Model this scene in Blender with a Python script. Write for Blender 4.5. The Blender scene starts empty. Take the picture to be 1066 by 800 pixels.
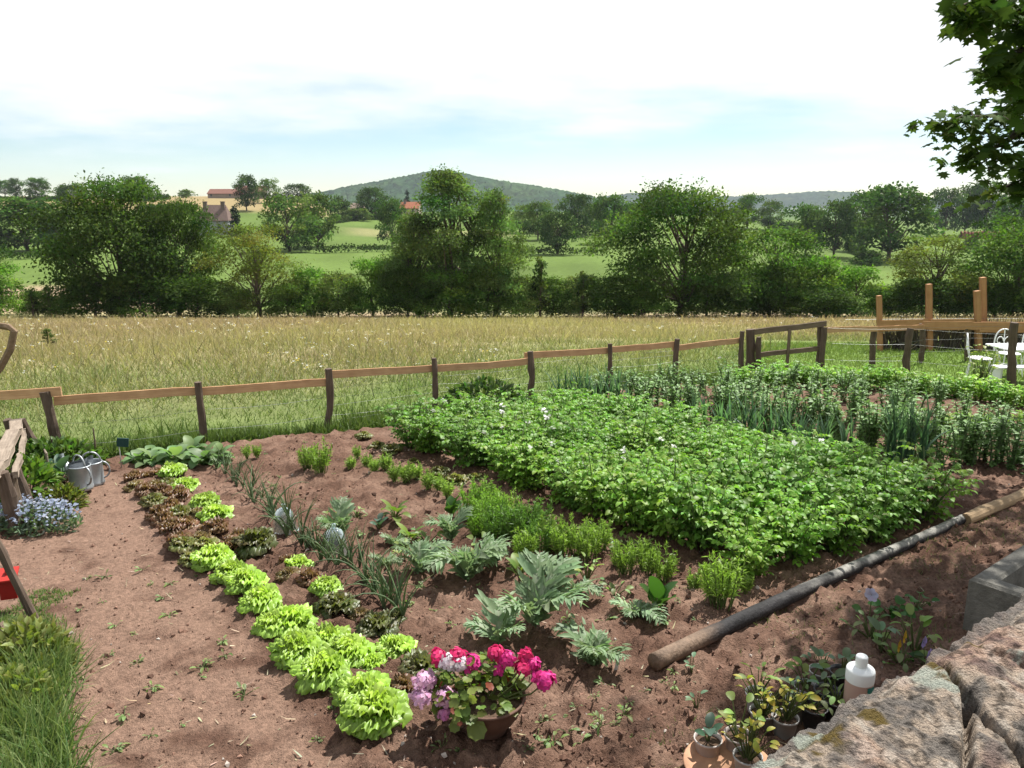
import bpy, math, random
import numpy as np
from mathutils import Vector, Matrix

SC = bpy.context.scene
COLL = SC.collection
rng = np.random.default_rng(11)
R = math.radians

# ------------------------------------------------------------------ camera, sky, sun, exposure
CAM_Z, PITCH, FPX = 2.2, R(12.6), 830.0          # photo pixels, 1066 x 800
cam_d = bpy.data.cameras.new("camera")
cam = bpy.data.objects.new("camera", cam_d)
COLL.objects.link(cam)
cam.location = (0, 0, CAM_Z)
cam.rotation_euler = (R(90) - PITCH, 0, 0)
cam_d.sensor_width = 36.0
cam_d.lens = 36.0 * FPX / 1066.0
cam_d.clip_start = 0.05
cam_d.clip_end = 20000
SC.camera = cam

SUN_AZ, SUN_EL = R(38), R(57)                    # azimuth from +Y towards +X
sun_dir = Vector((math.sin(SUN_AZ) * math.cos(SUN_EL), math.cos(SUN_AZ) * math.cos(SUN_EL), math.sin(SUN_EL)))
sl = bpy.data.lights.new("sun", 'SUN')
sl.energy = 5.0
sl.angle = R(0.55)
sl.color = (1.0, 0.965, 0.905)
sun = bpy.data.objects.new("sun", sl)
COLL.objects.link(sun)
sun.rotation_euler = sun_dir.to_track_quat('Z', 'Y').to_euler()
sun.location = (20, 25, 60)

SC.view_settings.view_transform = 'Standard'
SC.view_settings.look = 'None'
SC.view_settings.exposure = 1.05
SC.view_settings.gamma = 1.0
SC.view_settings.use_curve_mapping = False

world = bpy.data.worlds.new("World")
SC.world = world
world.use_nodes = True
def build_world():
    nt = world.node_tree
    N, L = nt.nodes, nt.links
    N.clear()
    out = N.new('ShaderNodeOutputWorld')
    bg = N.new('ShaderNodeBackground')
    bg2 = N.new('ShaderNodeBackground')
    mixs = N.new('ShaderNodeMixShader')
    sky = N.new('ShaderNodeTexSky')
    sky.sky_type = 'NISHITA'
    sky.sun_disc = False
    sky.sun_elevation = SUN_EL
    sky.sun_rotation = SUN_AZ
    sky.altitude = 400
    sky.air_density = 1.0
    sky.dust_density = 0.25
    sky.ozone_density = 2.2
    bg.inputs['Strength'].default_value = 0.062
    hsv = N.new('ShaderNodeHueSaturation'); hsv.inputs['Saturation'].default_value = 1.2
    L.new(sky.outputs[0], hsv.inputs['Color']); L.new(hsv.outputs[0], bg.inputs[0])
    # clouds: a bright, thin white deck seen from below, broken towards the horizon
    tc = N.new('ShaderNodeTexCoord')
    sep = N.new('ShaderNodeSeparateXYZ')
    L.new(tc.outputs['Generated'], sep.inputs[0])
    zz = N.new('ShaderNodeMath'); zz.operation = 'MAXIMUM'; zz.inputs[1].default_value = 0.02
    L.new(sep.outputs['Z'], zz.inputs[0])
    dz = N.new('ShaderNodeMath'); dz.operation = 'ADD'; dz.inputs[1].default_value = 0.10
    L.new(zz.outputs[0], dz.inputs[0])
    vx = N.new('ShaderNodeMath'); vx.operation = 'DIVIDE'
    vy = N.new('ShaderNodeMath'); vy.operation = 'DIVIDE'
    L.new(sep.outputs['X'], vx.inputs[0]); L.new(dz.outputs[0], vx.inputs[1])
    L.new(sep.outputs['Y'], vy.inputs[0]); L.new(dz.outputs[0], vy.inputs[1])
    cv = N.new('ShaderNodeCombineXYZ')
    L.new(vx.outputs[0], cv.inputs[0]); L.new(vy.outputs[0], cv.inputs[1])
    no = N.new('ShaderNodeTexNoise')
    no.inputs['Scale'].default_value = 0.55
    no.inputs['Detail'].default_value = 7
    no.inputs['Roughness'].default_value = 0.55
    L.new(cv.outputs[0], no.inputs['Vector'])
    # more cloud higher up (elevation term)
    mr = N.new('ShaderNodeMapRange')
    mr.inputs['From Min'].default_value = 0.035
    mr.inputs['From Max'].default_value = 0.19
    mr.inputs['To Min'].default_value = -0.26
    mr.inputs['To Max'].default_value = 0.34
    L.new(sep.outputs['Z'], mr.inputs['Value'])
    ad = N.new('ShaderNodeMath'); ad.operation = 'ADD'
    L.new(no.outputs[0], ad.inputs[0]); L.new(mr.outputs[0], ad.inputs[1])
    # fewer clouds right overhead and behind
    mr2 = N.new('ShaderNodeMapRange')
    mr2.inputs['From Min'].default_value = 0.30
    mr2.inputs['From Max'].default_value = 0.75
    mr2.inputs['To Min'].default_value = 0.0
    mr2.inputs['To Max'].default_value = -0.34
    L.new(sep.outputs['Z'], mr2.inputs['Value'])
    ad2 = N.new('ShaderNodeMath'); ad2.operation = 'ADD'
    L.new(ad.outputs[0], ad2.inputs[0]); L.new(mr2.outputs[0], ad2.inputs[1])
    cr = N.new('ShaderNodeMapRange')
    cr.interpolation_type = 'SMOOTHSTEP'
    cr.inputs['From Min'].default_value = 0.30
    cr.inputs['From Max'].default_value = 0.70
    cr.inputs['To Max'].default_value = 0.97
    L.new(ad2.outputs[0], cr.inputs['Value'])
    bg2.inputs['Color'].default_value = (0.97, 0.985, 1.0, 1)
    bg2.inputs['Strength'].default_value = 0.55
    L.new(cr.outputs[0], mixs.inputs[0])
    L.new(bg.outputs[0], mixs.inputs[1]); L.new(bg2.outputs[0], mixs.inputs[2])
    L.new(mixs.outputs[0], out.inputs[0])
build_world()

SC.render.engine = 'CYCLES'
cy = SC.cycles
cy.max_bounces = 6
cy.diffuse_bounces = 3
cy.glossy_bounces = 3
cy.transmission_bounces = 4
cy.transparent_max_bounces = 8
cy.use_denoising = True
cy.sample_clamp_indirect = 6.0
cy.caustics_reflective = False
cy.caustics_refractive = False

# ------------------------------------------------------------------ helpers
def nz(a):
    a = np.asarray(a, float)
    return a / np.maximum(np.linalg.norm(a, axis=-1, keepdims=True), 1e-9)

KA = 0.66                                          # overall albedo level of everything coloured by vertex
class G:
    """collects vertices, colours and faces and links them as ONE mesh"""
    def __init__(s):
        s.v, s.c, s.q, s.t, s.n = [], [], [], [], 0
    def add(s, v, q=None, t=None, col=(.5, .5, .5)):
        v = np.asarray(v, float).reshape(-1, 3)
        c = np.asarray(col, float)
        if c.ndim == 1: c = np.tile(c, (len(v), 1))
        s.v.append(v); s.c.append(c.reshape(-1, 3))
        if q is not None and len(q): s.q.append(np.asarray(q, np.int64).reshape(-1, 4) + s.n)
        if t is not None and len(t): s.t.append(np.asarray(t, np.int64).reshape(-1, 3) + s.n)
        s.n += len(v)
    def mesh(s, name, mat, smooth=True):
        me = bpy.data.meshes.new(name)
        v = np.concatenate(s.v); c = np.concatenate(s.c)
        q = np.concatenate(s.q) if s.q else np.zeros((0, 4), np.int64)
        t = np.concatenate(s.t) if s.t else np.zeros((0, 3), np.int64)
        me.vertices.add(len(v)); me.vertices.foreach_set('co', v.astype(np.float32).ravel())
        loops = np.concatenate([q.ravel(), t.ravel()]).astype(np.int32)
        me.loops.add(len(loops)); me.loops.foreach_set('vertex_index', loops)
        starts = np.concatenate([np.arange(len(q)) * 4, len(q) * 4 + np.arange(len(t)) * 3]).astype(np.int32)
        me.polygons.add(len(starts)); me.polygons.foreach_set('loop_start', starts)
        me.polygons.foreach_set('use_smooth', np.full(len(starts), smooth))
        me.update(calc_edges=True)
        at = me.color_attributes.new('Col', 'FLOAT_COLOR', 'POINT')
        at.data.foreach_set('color', np.concatenate([np.clip(c * KA, 0, 1), np.ones((len(c), 1))], 1).astype(np.float32).ravel())
        me.materials.append(mat)
        return me

def link(name, data, parent=None, loc=(0, 0, 0), rz=0.0, sc=1.0, rot=None):
    o = bpy.data.objects.new(name, data)
    COLL.objects.link(o)
    o.location = loc
    o.rotation_euler = rot if rot is not None else (0, 0, rz)
    o.scale = (sc, sc, sc) if np.isscalar(sc) else sc
    if parent: o.parent = parent
    return o
def tag(o, label=None, cat=None, group=None, kind=None):
    if label: o['label'] = label
    if cat: o['category'] = cat
    if group: o['group'] = group
    if kind: o['kind'] = kind
    return o
def thing(name, label, cat, loc=(0, 0, 0), rz=0.0, sc=1.0, group=None, rot=None):
    return tag(link(name, None, None, loc, rz, sc, rot), label, cat, group)
def place(name, label, cat, parts, loc, rz=0.0, sc=1.0, group=None, rot=None):
    """a thing from shared meshes: one mesh, or [(part name, mesh), ...] under an Empty"""
    if not isinstance(parts, (list, tuple)):
        return tag(link(name, parts, None, loc, rz, sc, rot), label, cat, group)
    o = thing(name, label, cat, loc, rz, sc, group, rot)
    for pn, me in parts: link(pn, me, o)
    return o
ORD = ['first', 'second', 'third', 'fourth', 'fifth', 'sixth', 'seventh', 'eighth', 'ninth', 'tenth', 'eleventh', 'twelfth',
       'thirteenth', 'fourteenth', 'fifteenth', 'sixteenth', 'seventeenth', 'eighteenth', 'nineteenth', 'twentieth',
       'twenty-first', 'twenty-second', 'twenty-third', 'twenty-fourth', 'twenty-fifth', 'twenty-sixth', 'twenty-seventh',
       'twenty-eighth', 'twenty-ninth', 'thirtieth']

def hash2(ix, iy, seed):
    h = (ix.astype(np.int64) * 374761393 + iy.astype(np.int64) * 668265263 + seed * 1442695041) & 0xffffffff
    h = ((h ^ (h >> 13)) * 1274126177) & 0xffffffff
    return ((h ^ (h >> 16)) & 0xffff) / 65535.0
def vnoise(x, y, seed=0):
    x = np.asarray(x, float); y = np.asarray(y, float)
    ix, iy = np.floor(x), np.floor(y)
    fx, fy = x - ix, y - iy
    fx = fx * fx * (3 - 2 * fx); fy = fy * fy * (3 - 2 * fy)
    a, b = hash2(ix, iy, seed), hash2(ix + 1, iy, seed)
    c, d = hash2(ix, iy + 1, seed), hash2(ix + 1, iy + 1, seed)
    return (a * (1 - fx) + b * fx) * (1 - fy) + (c * (1 - fx) + d * fx) * fy
def fbm(x, y, seed=0, octv=4, gain=.5):
    s, a, f, tot = 0, 1.0, 1.0, 0
    for k in range(octv):
        s = s + a * vnoise(np.asarray(x) * f + 17.3 * k, np.asarray(y) * f - 9.1 * k, seed + k); tot += a
        a *= gain; f *= 2.03
    return s / tot
def sstep(a, b, x):
    t = np.clip((np.asarray(x, float) - a) / (b - a), 0, 1)
    return t * t * (3 - 2 * t)

# ------------------------------------------------------------------ the lie of the land
def vz(Y, v):                                      # height of ground seen at photo row v at distance Y
    return CAM_Z + Y * math.tan(-PITCH - math.atan((v - 400) / FPX))
YK = np.array([-80., 0, 8, 16, 30, 50, 70, 90, 120, 200, 300, 430, 520, 900, 9000])
def prof(v120, v200, v300, v430, z520):
    return np.array([4.8, 0, -.48, -.96, -2.55, -4.95, vz(70, 330), vz(90, 316), vz(120, v120), vz(200, v200), vz(300, v300), vz(430, v430), z520, -14, -20])
PL, PC, PR = prof(300, 262, 228, 206.5, 8.0), prof(300, 264, 240, 221, -2.0), prof(303, 272, 252, 238, -8.0)
def pchip(xk, yk, x):
    h = np.diff(xk); d = np.diff(yk) / h
    m = np.zeros(len(xk)); m[0], m[-1] = d[0], d[-1]
    for i in range(1, len(xk) - 1):
        m[i] = 0 if d[i - 1] * d[i] <= 0 else 2 * d[i - 1] * d[i] / (d[i - 1] + d[i])
    i = np.clip(np.searchsorted(xk, x) - 1, 0, len(xk) - 2)
    t = (x - xk[i]) / h[i]
    return ((2*t**3 - 3*t**2 + 1) * yk[i] + (t**3 - 2*t**2 + t) * h[i] * m[i] + (-2*t**3 + 3*t**2) * yk[i+1] + (t**3 - t**2) * h[i] * m[i+1])
def Z(x, y):
    x = np.asarray(x, float); y = np.asarray(y, float)
    a = x / np.maximum(y, 40.0)
    zl, zc, zr = pchip(YK, PL, y), pchip(YK, PC, y), pchip(YK, PR, y)
    wl = sstep(-.12, -.34, a); wr = sstep(.10, .42, a)
    return zc + (zl - zc) * wl + (zr - zc) * wr
def z(x, y): return float(Z(np.array([x]), np.array([y]))[0])
CP, SP = math.cos(PITCH), math.sin(PITCH)
def ray(u, v):
    xc, yc = (u - 533) / FPX, -(v - 400) / FPX
    return xc, CP + yc * SP, yc * CP - SP
def at(u, v, Y):                                   # world point at forward distance Y
    dx, dy, dz = ray(u, v); t = Y / dy
    return np.array([dx * t, Y, CAM_Z + dz * t])
def P(u, v):                                       # world point on the ground
    dx, dy, dz = ray(u, v)
    ys = np.concatenate([np.arange(1.0, 20, .05), np.arange(20, 120, .5), np.arange(120, 520, 2)])
    t = ys / dy
    f = CAM_Z + dz * t - Z(dx * t, ys)
    k = int(np.argmax(f < 0)) if (f < 0).any() else len(ys) - 1
    k = max(k, 1)
    w = f[k - 1] / max(f[k - 1] - f[k], 1e-9)
    Y = ys[k - 1] + (ys[k] - ys[k - 1]) * min(max(w, 0), 1)
    X = dx * Y / dy
    return np.array([X, Y, z(X, Y)])
def pxm(Y, v=400):                                 # metres per photo pixel at a point of forward distance Y
    yc = -(v - 400) / FPX
    return Y / (CP + yc * SP) / FPX

# ------------------------------------------------------------------ materials
def new_mat(name):
    m = bpy.data.materials.new(name); m.use_nodes = True
    nt = m.node_tree; nt.nodes.clear()
    return m, nt.nodes, nt.links
def leaf_mat(name, trans=.35, rough=.5, spec=.35, tint=(1.0, 1.15, .55), objvar=.12, tcol=1.2):
    m, N, L = new_mat(name)
    out = N.new('ShaderNodeOutputMaterial')
    at_ = N.new('ShaderNodeAttribute'); at_.attribute_name = 'Col'
    oi = N.new('ShaderNodeObjectInfo')
    mr = N.new('ShaderNodeMapRange'); mr.inputs['To Min'].default_value = 1 - objvar; mr.inputs['To Max'].default_value = 1 + objvar
    L.new(oi.outputs['Random'], mr.inputs['Value'])
    hs = N.new('ShaderNodeHueSaturation')
    L.new(at_.outputs['Color'], hs.inputs['Color']); L.new(mr.outputs[0], hs.inputs['Value'])
    pb = N.new('ShaderNodeBsdfPrincipled')
    pb.inputs['Roughness'].default_value = rough
    pb.inputs['Specular IOR Level'].default_value = spec
    L.new(hs.outputs[0], pb.inputs['Base Color'])
    tr = N.new('ShaderNodeBsdfTranslucent')
    mu = N.new('ShaderNodeMixRGB'); mu.blend_type = 'MULTIPLY'; mu.inputs[0].default_value = 1
    mu.inputs[2].default_value = (tint[0] * tcol, tint[1] * tcol, tint[2] * tcol, 1)
    L.new(hs.outputs[0], mu.inputs[1]); L.new(mu.outputs[0], tr.inputs[0])
    mx = N.new('ShaderNodeMixShader'); mx.inputs[0].default_value = trans
    L.new(pb.outputs[0], mx.inputs[1]); L.new(tr.outputs[0], mx.inputs[2])
    L.new(mx.outputs[0], out.inputs[0])
    return m
def col_mat(name, rough=.85, spec=.2, nscale=0, namt=.3, bump=0, bscale=60, metal=0, fixed=None, coords='Object', vscale=(1, 1, 1)):
    """base colour from the Col attribute (or fixed) broken up by noise, with bump"""
    m, N, L = new_mat(name)
    out = N.new('ShaderNodeOutputMaterial')
    pb = N.new('ShaderNodeBsdfPrincipled')
    pb.inputs['Roughness'].default_value = rough
    pb.inputs['Specular IOR Level'].default_value = spec
    pb.inputs['Metallic'].default_value = metal
    L.new(pb.outputs[0], out.inputs[0])
    tc = N.new('ShaderNodeTexCoord'); mp = N.new('ShaderNodeMapping')
    mp.inputs['Scale'].default_value = vscale
    L.new(tc.outputs[coords], mp.inputs[0])
    if fixed: 
        src = N.new('ShaderNodeRGB'); src.outputs[0].default_value = (*fixed, 1); so = src.outputs[0]
    else:
        src = N.new('ShaderNodeAttribute'); src.attribute_name = 'Col'; so = src.outputs['Color']
    if nscale:
        no = N.new('ShaderNodeTexNoise'); no.inputs['Scale'].default_value = nscale; no.inputs['Detail'].default_value = 6
        no.inputs['Roughness'].default_value = .65
        L.new(mp.outputs[0], no.inputs['Vector'])
        mr = N.new('ShaderNodeMapRange'); mr.inputs['From Min'].default_value = .3; mr.inputs['From Max'].default_value = .7
        mr.inputs['To Min'].default_value = 1 - namt; mr.inputs['To Max'].default_value = 1 + namt
        L.new(no.outputs[0], mr.inputs['Value'])
        hs = N.new('ShaderNodeHueSaturation')
        L.new(so, hs.inputs['Color']); L.new(mr.outputs[0], hs.inputs['Value'])
        so = hs.outputs[0]
    L.new(so, pb.inputs['Base Color'])
    if bump:
        nb = N.new('ShaderNodeTexNoise'); nb.inputs['Scale'].default_value = bscale; nb.inputs['Detail'].default_value = 5
        nb.inputs['Roughness'].default_value = .6
        L.new(mp.outputs[0], nb.inputs['Vector'])
        bp = N.new('ShaderNodeBump'); bp.inputs['Strength'].default_value = bump; bp.inputs['Distance'].default_value = .02
        L.new(nb.outputs[0], bp.inputs['Height']); L.new(bp.outputs[0], pb.inputs['Normal'])
    return m
M_leaf = leaf_mat('foliage_leaf', .40, .5, .3, objvar=.17)
M_tree = leaf_mat('tree_leaf', .48, .75, .06, objvar=.10)
M_far = leaf_mat('far_tree_leaf', .35, .8, .02, objvar=.12)
M_lett = leaf_mat('lettuce_leaf', .36, .42, .4, tint=(1, 1.1, .5), objvar=.13)
M_grass = leaf_mat('grass_blade', .35, .6, .2, tint=(1, 1.05, .6), objvar=0)
M_silver = leaf_mat('silver_leaf', .32, .55, .3, tint=(1, 1.1, .7), objvar=.06)
M_petal = leaf_mat('petal', .35, .5, .2, tint=(1, 1, 1), objvar=.03, tcol=1.0)
M_bark = col_mat('bark', .9, .1, 6, .4, .6, 14, vscale=(1, 1, .25))
M_plain = col_mat('plain_colour', .6, .3, 20, .08)
M_soil = None

# ------------------------------------------------------------------ geometry generators
def blades(g, base, dirv, up, L, W, nseg=2, droop=0., fold=.15, prof='oval', col=(.1, .2, .05), tip=None, mid=True):
    base = np.asarray(base, float).reshape(-1, 3); n = len(base)
    if n == 0: return
    d = nz(np.broadcast_to(dirv, (n, 3))); up = np.broadcast_to(up, (n, 3))
    s = nz(np.cross(d, up) + 1e-6); nn = np.cross(s, d)
    L = np.broadcast_to(L, (n,)); W = np.broadcast_to(W, (n,)); droop = np.broadcast_to(droop, (n,))
    col = np.broadcast_to(col, (n, 3)); tip = col if tip is None else np.broadcast_to(tip, (n, 3))
    ts = np.linspace(0, 1, nseg + 1)
    if prof == 'oval': wp = np.sin(np.pi * np.clip(ts * .86 + .10, 0, 1)) ** .8
    elif prof == 'grass': wp = (1 - ts) ** .7 * .95 + .05
    elif prof == 'strap': wp = np.minimum(1, (1 - ts) * 2.2 + .08)
    elif prof == 'wedge': wp = np.array([.25] + list(np.linspace(.8, 1, nseg - 1)) + [.75]) if nseg > 1 else np.array([.3, 1.])
    else: wp = np.asarray(prof, float)
    V, C = [], []
    p = base.copy()
    for k, t in enumerate(ts):
        th = (droop * t)[:, None]
        dk = d * np.cos(th) - nn * np.sin(th); nk = nn * np.cos(th) + d * np.sin(th)
        if k: p = p + dk * (L / nseg)[:, None]
        w = (W * wp[k] / 2)[:, None]
        row = [p - s * w + nk * fold * w, p + s * w + nk * fold * w]
        if mid: row.insert(1, p)
        V.append(np.stack(row, 1)); C.append(np.repeat((col + (tip - col) * t)[:, None], len(row), 1))
    m = 3 if mid else 2
    V = np.stack(V, 1).reshape(-1, 3); C = np.stack(C, 1).reshape(-1, 3)
    k = np.arange(nseg)[:, None] * m + np.arange(m - 1)[None]
    q = np.stack([k, k + 1, k + m + 1, k + m], -1).reshape(-1, 4)
    q = (q[None] + (np.arange(n) * (nseg + 1) * m)[:, None, None]).reshape(-1, 4)
    g.add(V, q, None, C)

def diamonds(g, base, dirv, up, L, W, col):
    n = len(base); d = nz(dirv); s = nz(np.cross(d, up) + 1e-6); nn = np.cross(s, d)
    L = np.broadcast_to(L, (n,))[:, None]; W = np.broadcast_to(W, (n,))[:, None]
    V = np.stack([base, base + d * L * .5 - s * W * .5 + nn * W * .12, base + d * L, base + d * L * .5 + s * W * .5 + nn * W * .12], 1).reshape(-1, 3)
    g.add(V, np.arange(4 * n).reshape(-1, 4), None, np.repeat(np.broadcast_to(col, (n, 3)), 4, 0))

def stamp(g, tv, tq, tt, base, X, Y, N, sc, col):
    """many copies of a small template, each in the frame X, Y, N"""
    n, k = len(base), len(tv); sc = np.broadcast_to(sc, (n,))[:, None, None]
    V = base[:, None] + sc * (tv[None, :, 0:1] * X[:, None] + tv[None, :, 1:2] * Y[:, None] + tv[None, :, 2:3] * N[:, None])
    off = (np.arange(n) * k)[:, None, None]
    q = (np.asarray(tq)[None] + off).reshape(-1, 4) if tq is not None else None
    t = (np.asarray(tt)[None] + off).reshape(-1, 3) if tt is not None else None
    col = np.asarray(col, float)
    c = np.repeat(np.broadcast_to(col, (n, 3)), k, 0) if col.ndim < 3 else col.reshape(-1, 3)
    g.add(V.reshape(-1, 3), q, t, c)

def tube(g, pts, rad, ns=6, col=(.2, .15, .1), cap=True, wob=0.0, seed=0):
    pts = np.asarray(pts, float); n = len(pts); rad = np.broadcast_to(rad, (n,))
    tg = nz(np.gradient(pts, axis=0))
    ref = np.array([1., 0, 0]) if abs(tg[0][2]) > .8 else np.array([0, 0, 1.])
    a = nz(np.cross(tg, ref)); b = np.cross(tg, a)
    th = np.arange(ns) * 2 * np.pi / ns
    rr = rad[:, None] * (1 + wob * (np.random.default_rng(seed).random((n, ns)) - .5))
    V = pts[:, None] + rr[..., None] * (np.cos(th)[None, :, None] * a[:, None] + np.sin(th)[None, :, None] * b[:, None])
    i = np.arange(n - 1)[:, None] * ns; j = np.arange(ns)[None]; j2 = (j + 1) % ns
    q = np.stack([i + j, i + j2, i + ns + j2, i + ns + j], -1).reshape(-1, 4)
    V = V.reshape(-1, 3); t = None
    if cap:
        V = np.concatenate([V, pts[:1], pts[-1:]])
        c0, c1 = n * ns, n * ns + 1; jj = np.arange(ns); e = (n - 1) * ns
        t = np.concatenate([np.stack([np.full(ns, c0), (jj + 1) % ns, jj], 1), np.stack([np.full(ns, c1), e + jj, e + (jj + 1) % ns], 1)])
    c = np.asarray(col, float)
    if c.ndim == 2: c = np.concatenate([np.repeat(c, ns, 0), c[:1], c[-1:]]) if cap else np.repeat(c, ns, 0)
    g.add(V, q, t, c)

def lathe(g, prof, ns=24, col=(.5, .5, .5), sx=1.0, sy=1.0):
    prof = np.asarray(prof, float); n = len(prof); th = np.arange(ns) * 2 * np.pi / ns
    V = np.stack([prof[:, None, 0] * np.cos(th) * sx, prof[:, None, 0] * np.sin(th) * sy, np.repeat(prof[:, 1:2], ns, 1)], -1).reshape(-1, 3)
    i = np.arange(n - 1)[:, None] * ns; j = np.arange(ns)[None]; j2 = (j + 1) % ns
    g.add(V, np.stack([i + j, i + j2, i + ns + j2, i + ns + j], -1).reshape(-1, 4), None, col)

def box(g, lo, hi, col=(.5, .5, .5), jit=0.0, seed=0):
    lo, hi = np.asarray(lo, float), np.asarray(hi, float)
    V = np.array([[(lo, hi)[i][0], (lo, hi)[j][1], (lo, hi)[k][2]] for i in (0, 1) for j in (0, 1) for k in (0, 1)])
    if jit: V = V + (np.random.default_rng(seed).random(V.shape) - .5) * jit
    q = [[0, 1, 3, 2], [4, 6, 7, 5], [0, 4, 5, 1], [2, 3, 7, 6], [0, 2, 6, 4], [1, 5, 7, 3]]
    V = V[np.array(q)].reshape(-1, 3)
    g.add(V, np.arange(24).reshape(-1, 4), None, col)

def rand_dirs(n, r=rng):
    return nz(r.normal(size=(n, 3)))
def jcol(col, n, amt=.15, hue=.08, r=rng):
    c = np.asarray(col, float)[None] * (1 + amt * r.normal(size=(n, 1))) * (1 + hue * r.normal(size=(n, 3)))
    return np.clip(c, .004, .95)

# ------------------------------------------------------------------ the setting: terrain, soil, hills, sky haze
def poly_sd(x, y, poly):
    """signed distance to a polygon, positive inside"""
    poly = np.asarray(poly, float); x = np.asarray(x, float); y = np.asarray(y, float)
    d = np.full(x.shape, 1e9); ins = np.zeros(x.shape, bool)
    for (x0, y0), (x1, y1) in zip(poly, np.roll(poly, -1, 0)):
        ex, ey = x1 - x0, y1 - y0
        t = np.clip(((x - x0) * ex + (y - y0) * ey) / (ex * ex + ey * ey + 1e-12), 0, 1)
        d = np.minimum(d, np.hypot(x - x0 - t * ex, y - y0 - t * ey))
        c = (y0 > y) != (y1 > y)
        ins ^= c & (x < (x1 - x0) * (y - y0) / (y1 - y0 + 1e-12) + x0)
    return np.where(ins, d, -d)
SOIL = [P(u, v)[:2] for u, v in [(-60, 512), (30, 497), (125, 478), (200, 470), (280, 460), (345, 455), (420, 447), (560, 430), (650, 407), (760, 404), (860, 402), (960, 412), (1066, 424), (1190, 436)]] + [np.array([14, 4.]), np.array([14, -2.]), np.array([-6, -2.])]
PATH = [P(u, v)[:2] for u, v in [(95, 500), (128, 492), (165, 560), (225, 610), (290, 690), (350, 770), (380, 800)]] + [np.array([-.4, 1.0]), np.array([-5, 1.0])] + [P(u, v)[:2] for u, v in [(-80, 620), (0, 570), (60, 545)]]
def soil_h(x, y):
    pm = sstep(-.08, .12, poly_sd(x, y, PATH))
    big = (fbm(x * 1.6, y * 1.6, 3, 3) - .5) * .07
    cl = np.abs(fbm(x * 7, y * 7, 5, 3) - .5) * 2
    cl2 = fbm(x * 19, y * 19, 8, 3) - .5
    fine = fbm(x * 55, y * 55, 12, 2) - .5
    return .035 * (1 - pm) + big * (1 - .4 * pm) + (1 - .70 * pm) * (.080 * (cl - .25) + .062 * cl2 + .046 * fine)
def soil_z(x, y):
    x = np.asarray(x, float); y = np.asarray(y, float)
    return Z(x, y) + .03 + soil_h(x, y)
def S(u, v, sink=.01):                              # point on the bed at a photo position
    p = P(u, v); p[2] = float(soil_z(p[:1], p[1:2])[0]) - sink
    return p
def zs(x, y, sink=.01): return float(soil_z(np.array([x]), np.array([y]))[0]) - sink

def build_soil():
    ys = 1.15 * np.exp(np.arange(0, 430) * .0061)
    a = np.linspace(-1.25, 1.35, 400)
    Yg = np.repeat(ys[:, None], len(a), 1); Xg = a[None] * (ys[:, None] * .9 + .35)
    sd = poly_sd(Xg, Yg, SOIL) + (fbm(Xg * 2.2, Yg * 2.2, 31, 3) - .5) * .5
    zz = soil_z(Xg, Yg); k = sstep(-.12, .06, sd)
    zz = zz * k + (Z(Xg, Yg) - .07) * (1 - k)
    V = np.stack([Xg, Yg, zz], -1).reshape(-1, 3)
    n, m = Yg.shape
    i = np.arange(n - 1)[:, None] * m + np.arange(m - 1)[None]
    q = np.stack([i, i + 1, i + m + 1, i + m], -1).reshape(-1, 4)
    keep = (sd.ravel()[q] > -.35).any(1)
    base = np.array([.205, .118, .082]); pale = np.array([.315, .198, .142]); dark = np.array([.128, .070, .048])
    pm = sstep(-.08, .15, poly_sd(Xg, Yg, PATH))[..., None]
    w = fbm(Xg * .9, Yg * .9, 41, 4)[..., None]; w2 = fbm(Xg * 6, Yg * 6, 45, 3)[..., None]
    c = base + (pale - base) * sstep(.42, .75, w * .35 + w2 * .65 + .24 * pm) + (dark - base) * sstep(.5, .85, (1 - w) * .35 + (1 - w2) * .7) * (1 - .3 * pm)
    g = G(); g.add(V, q[keep], None, c.reshape(-1, 3))
    m_ = col_mat('garden_soil', .95, .1, 38, .42, 1.0, 120, coords='Object')
    o = link('soil', g.mesh('soil', m_)); tag(o, kind='structure')
build_soil()

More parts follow.
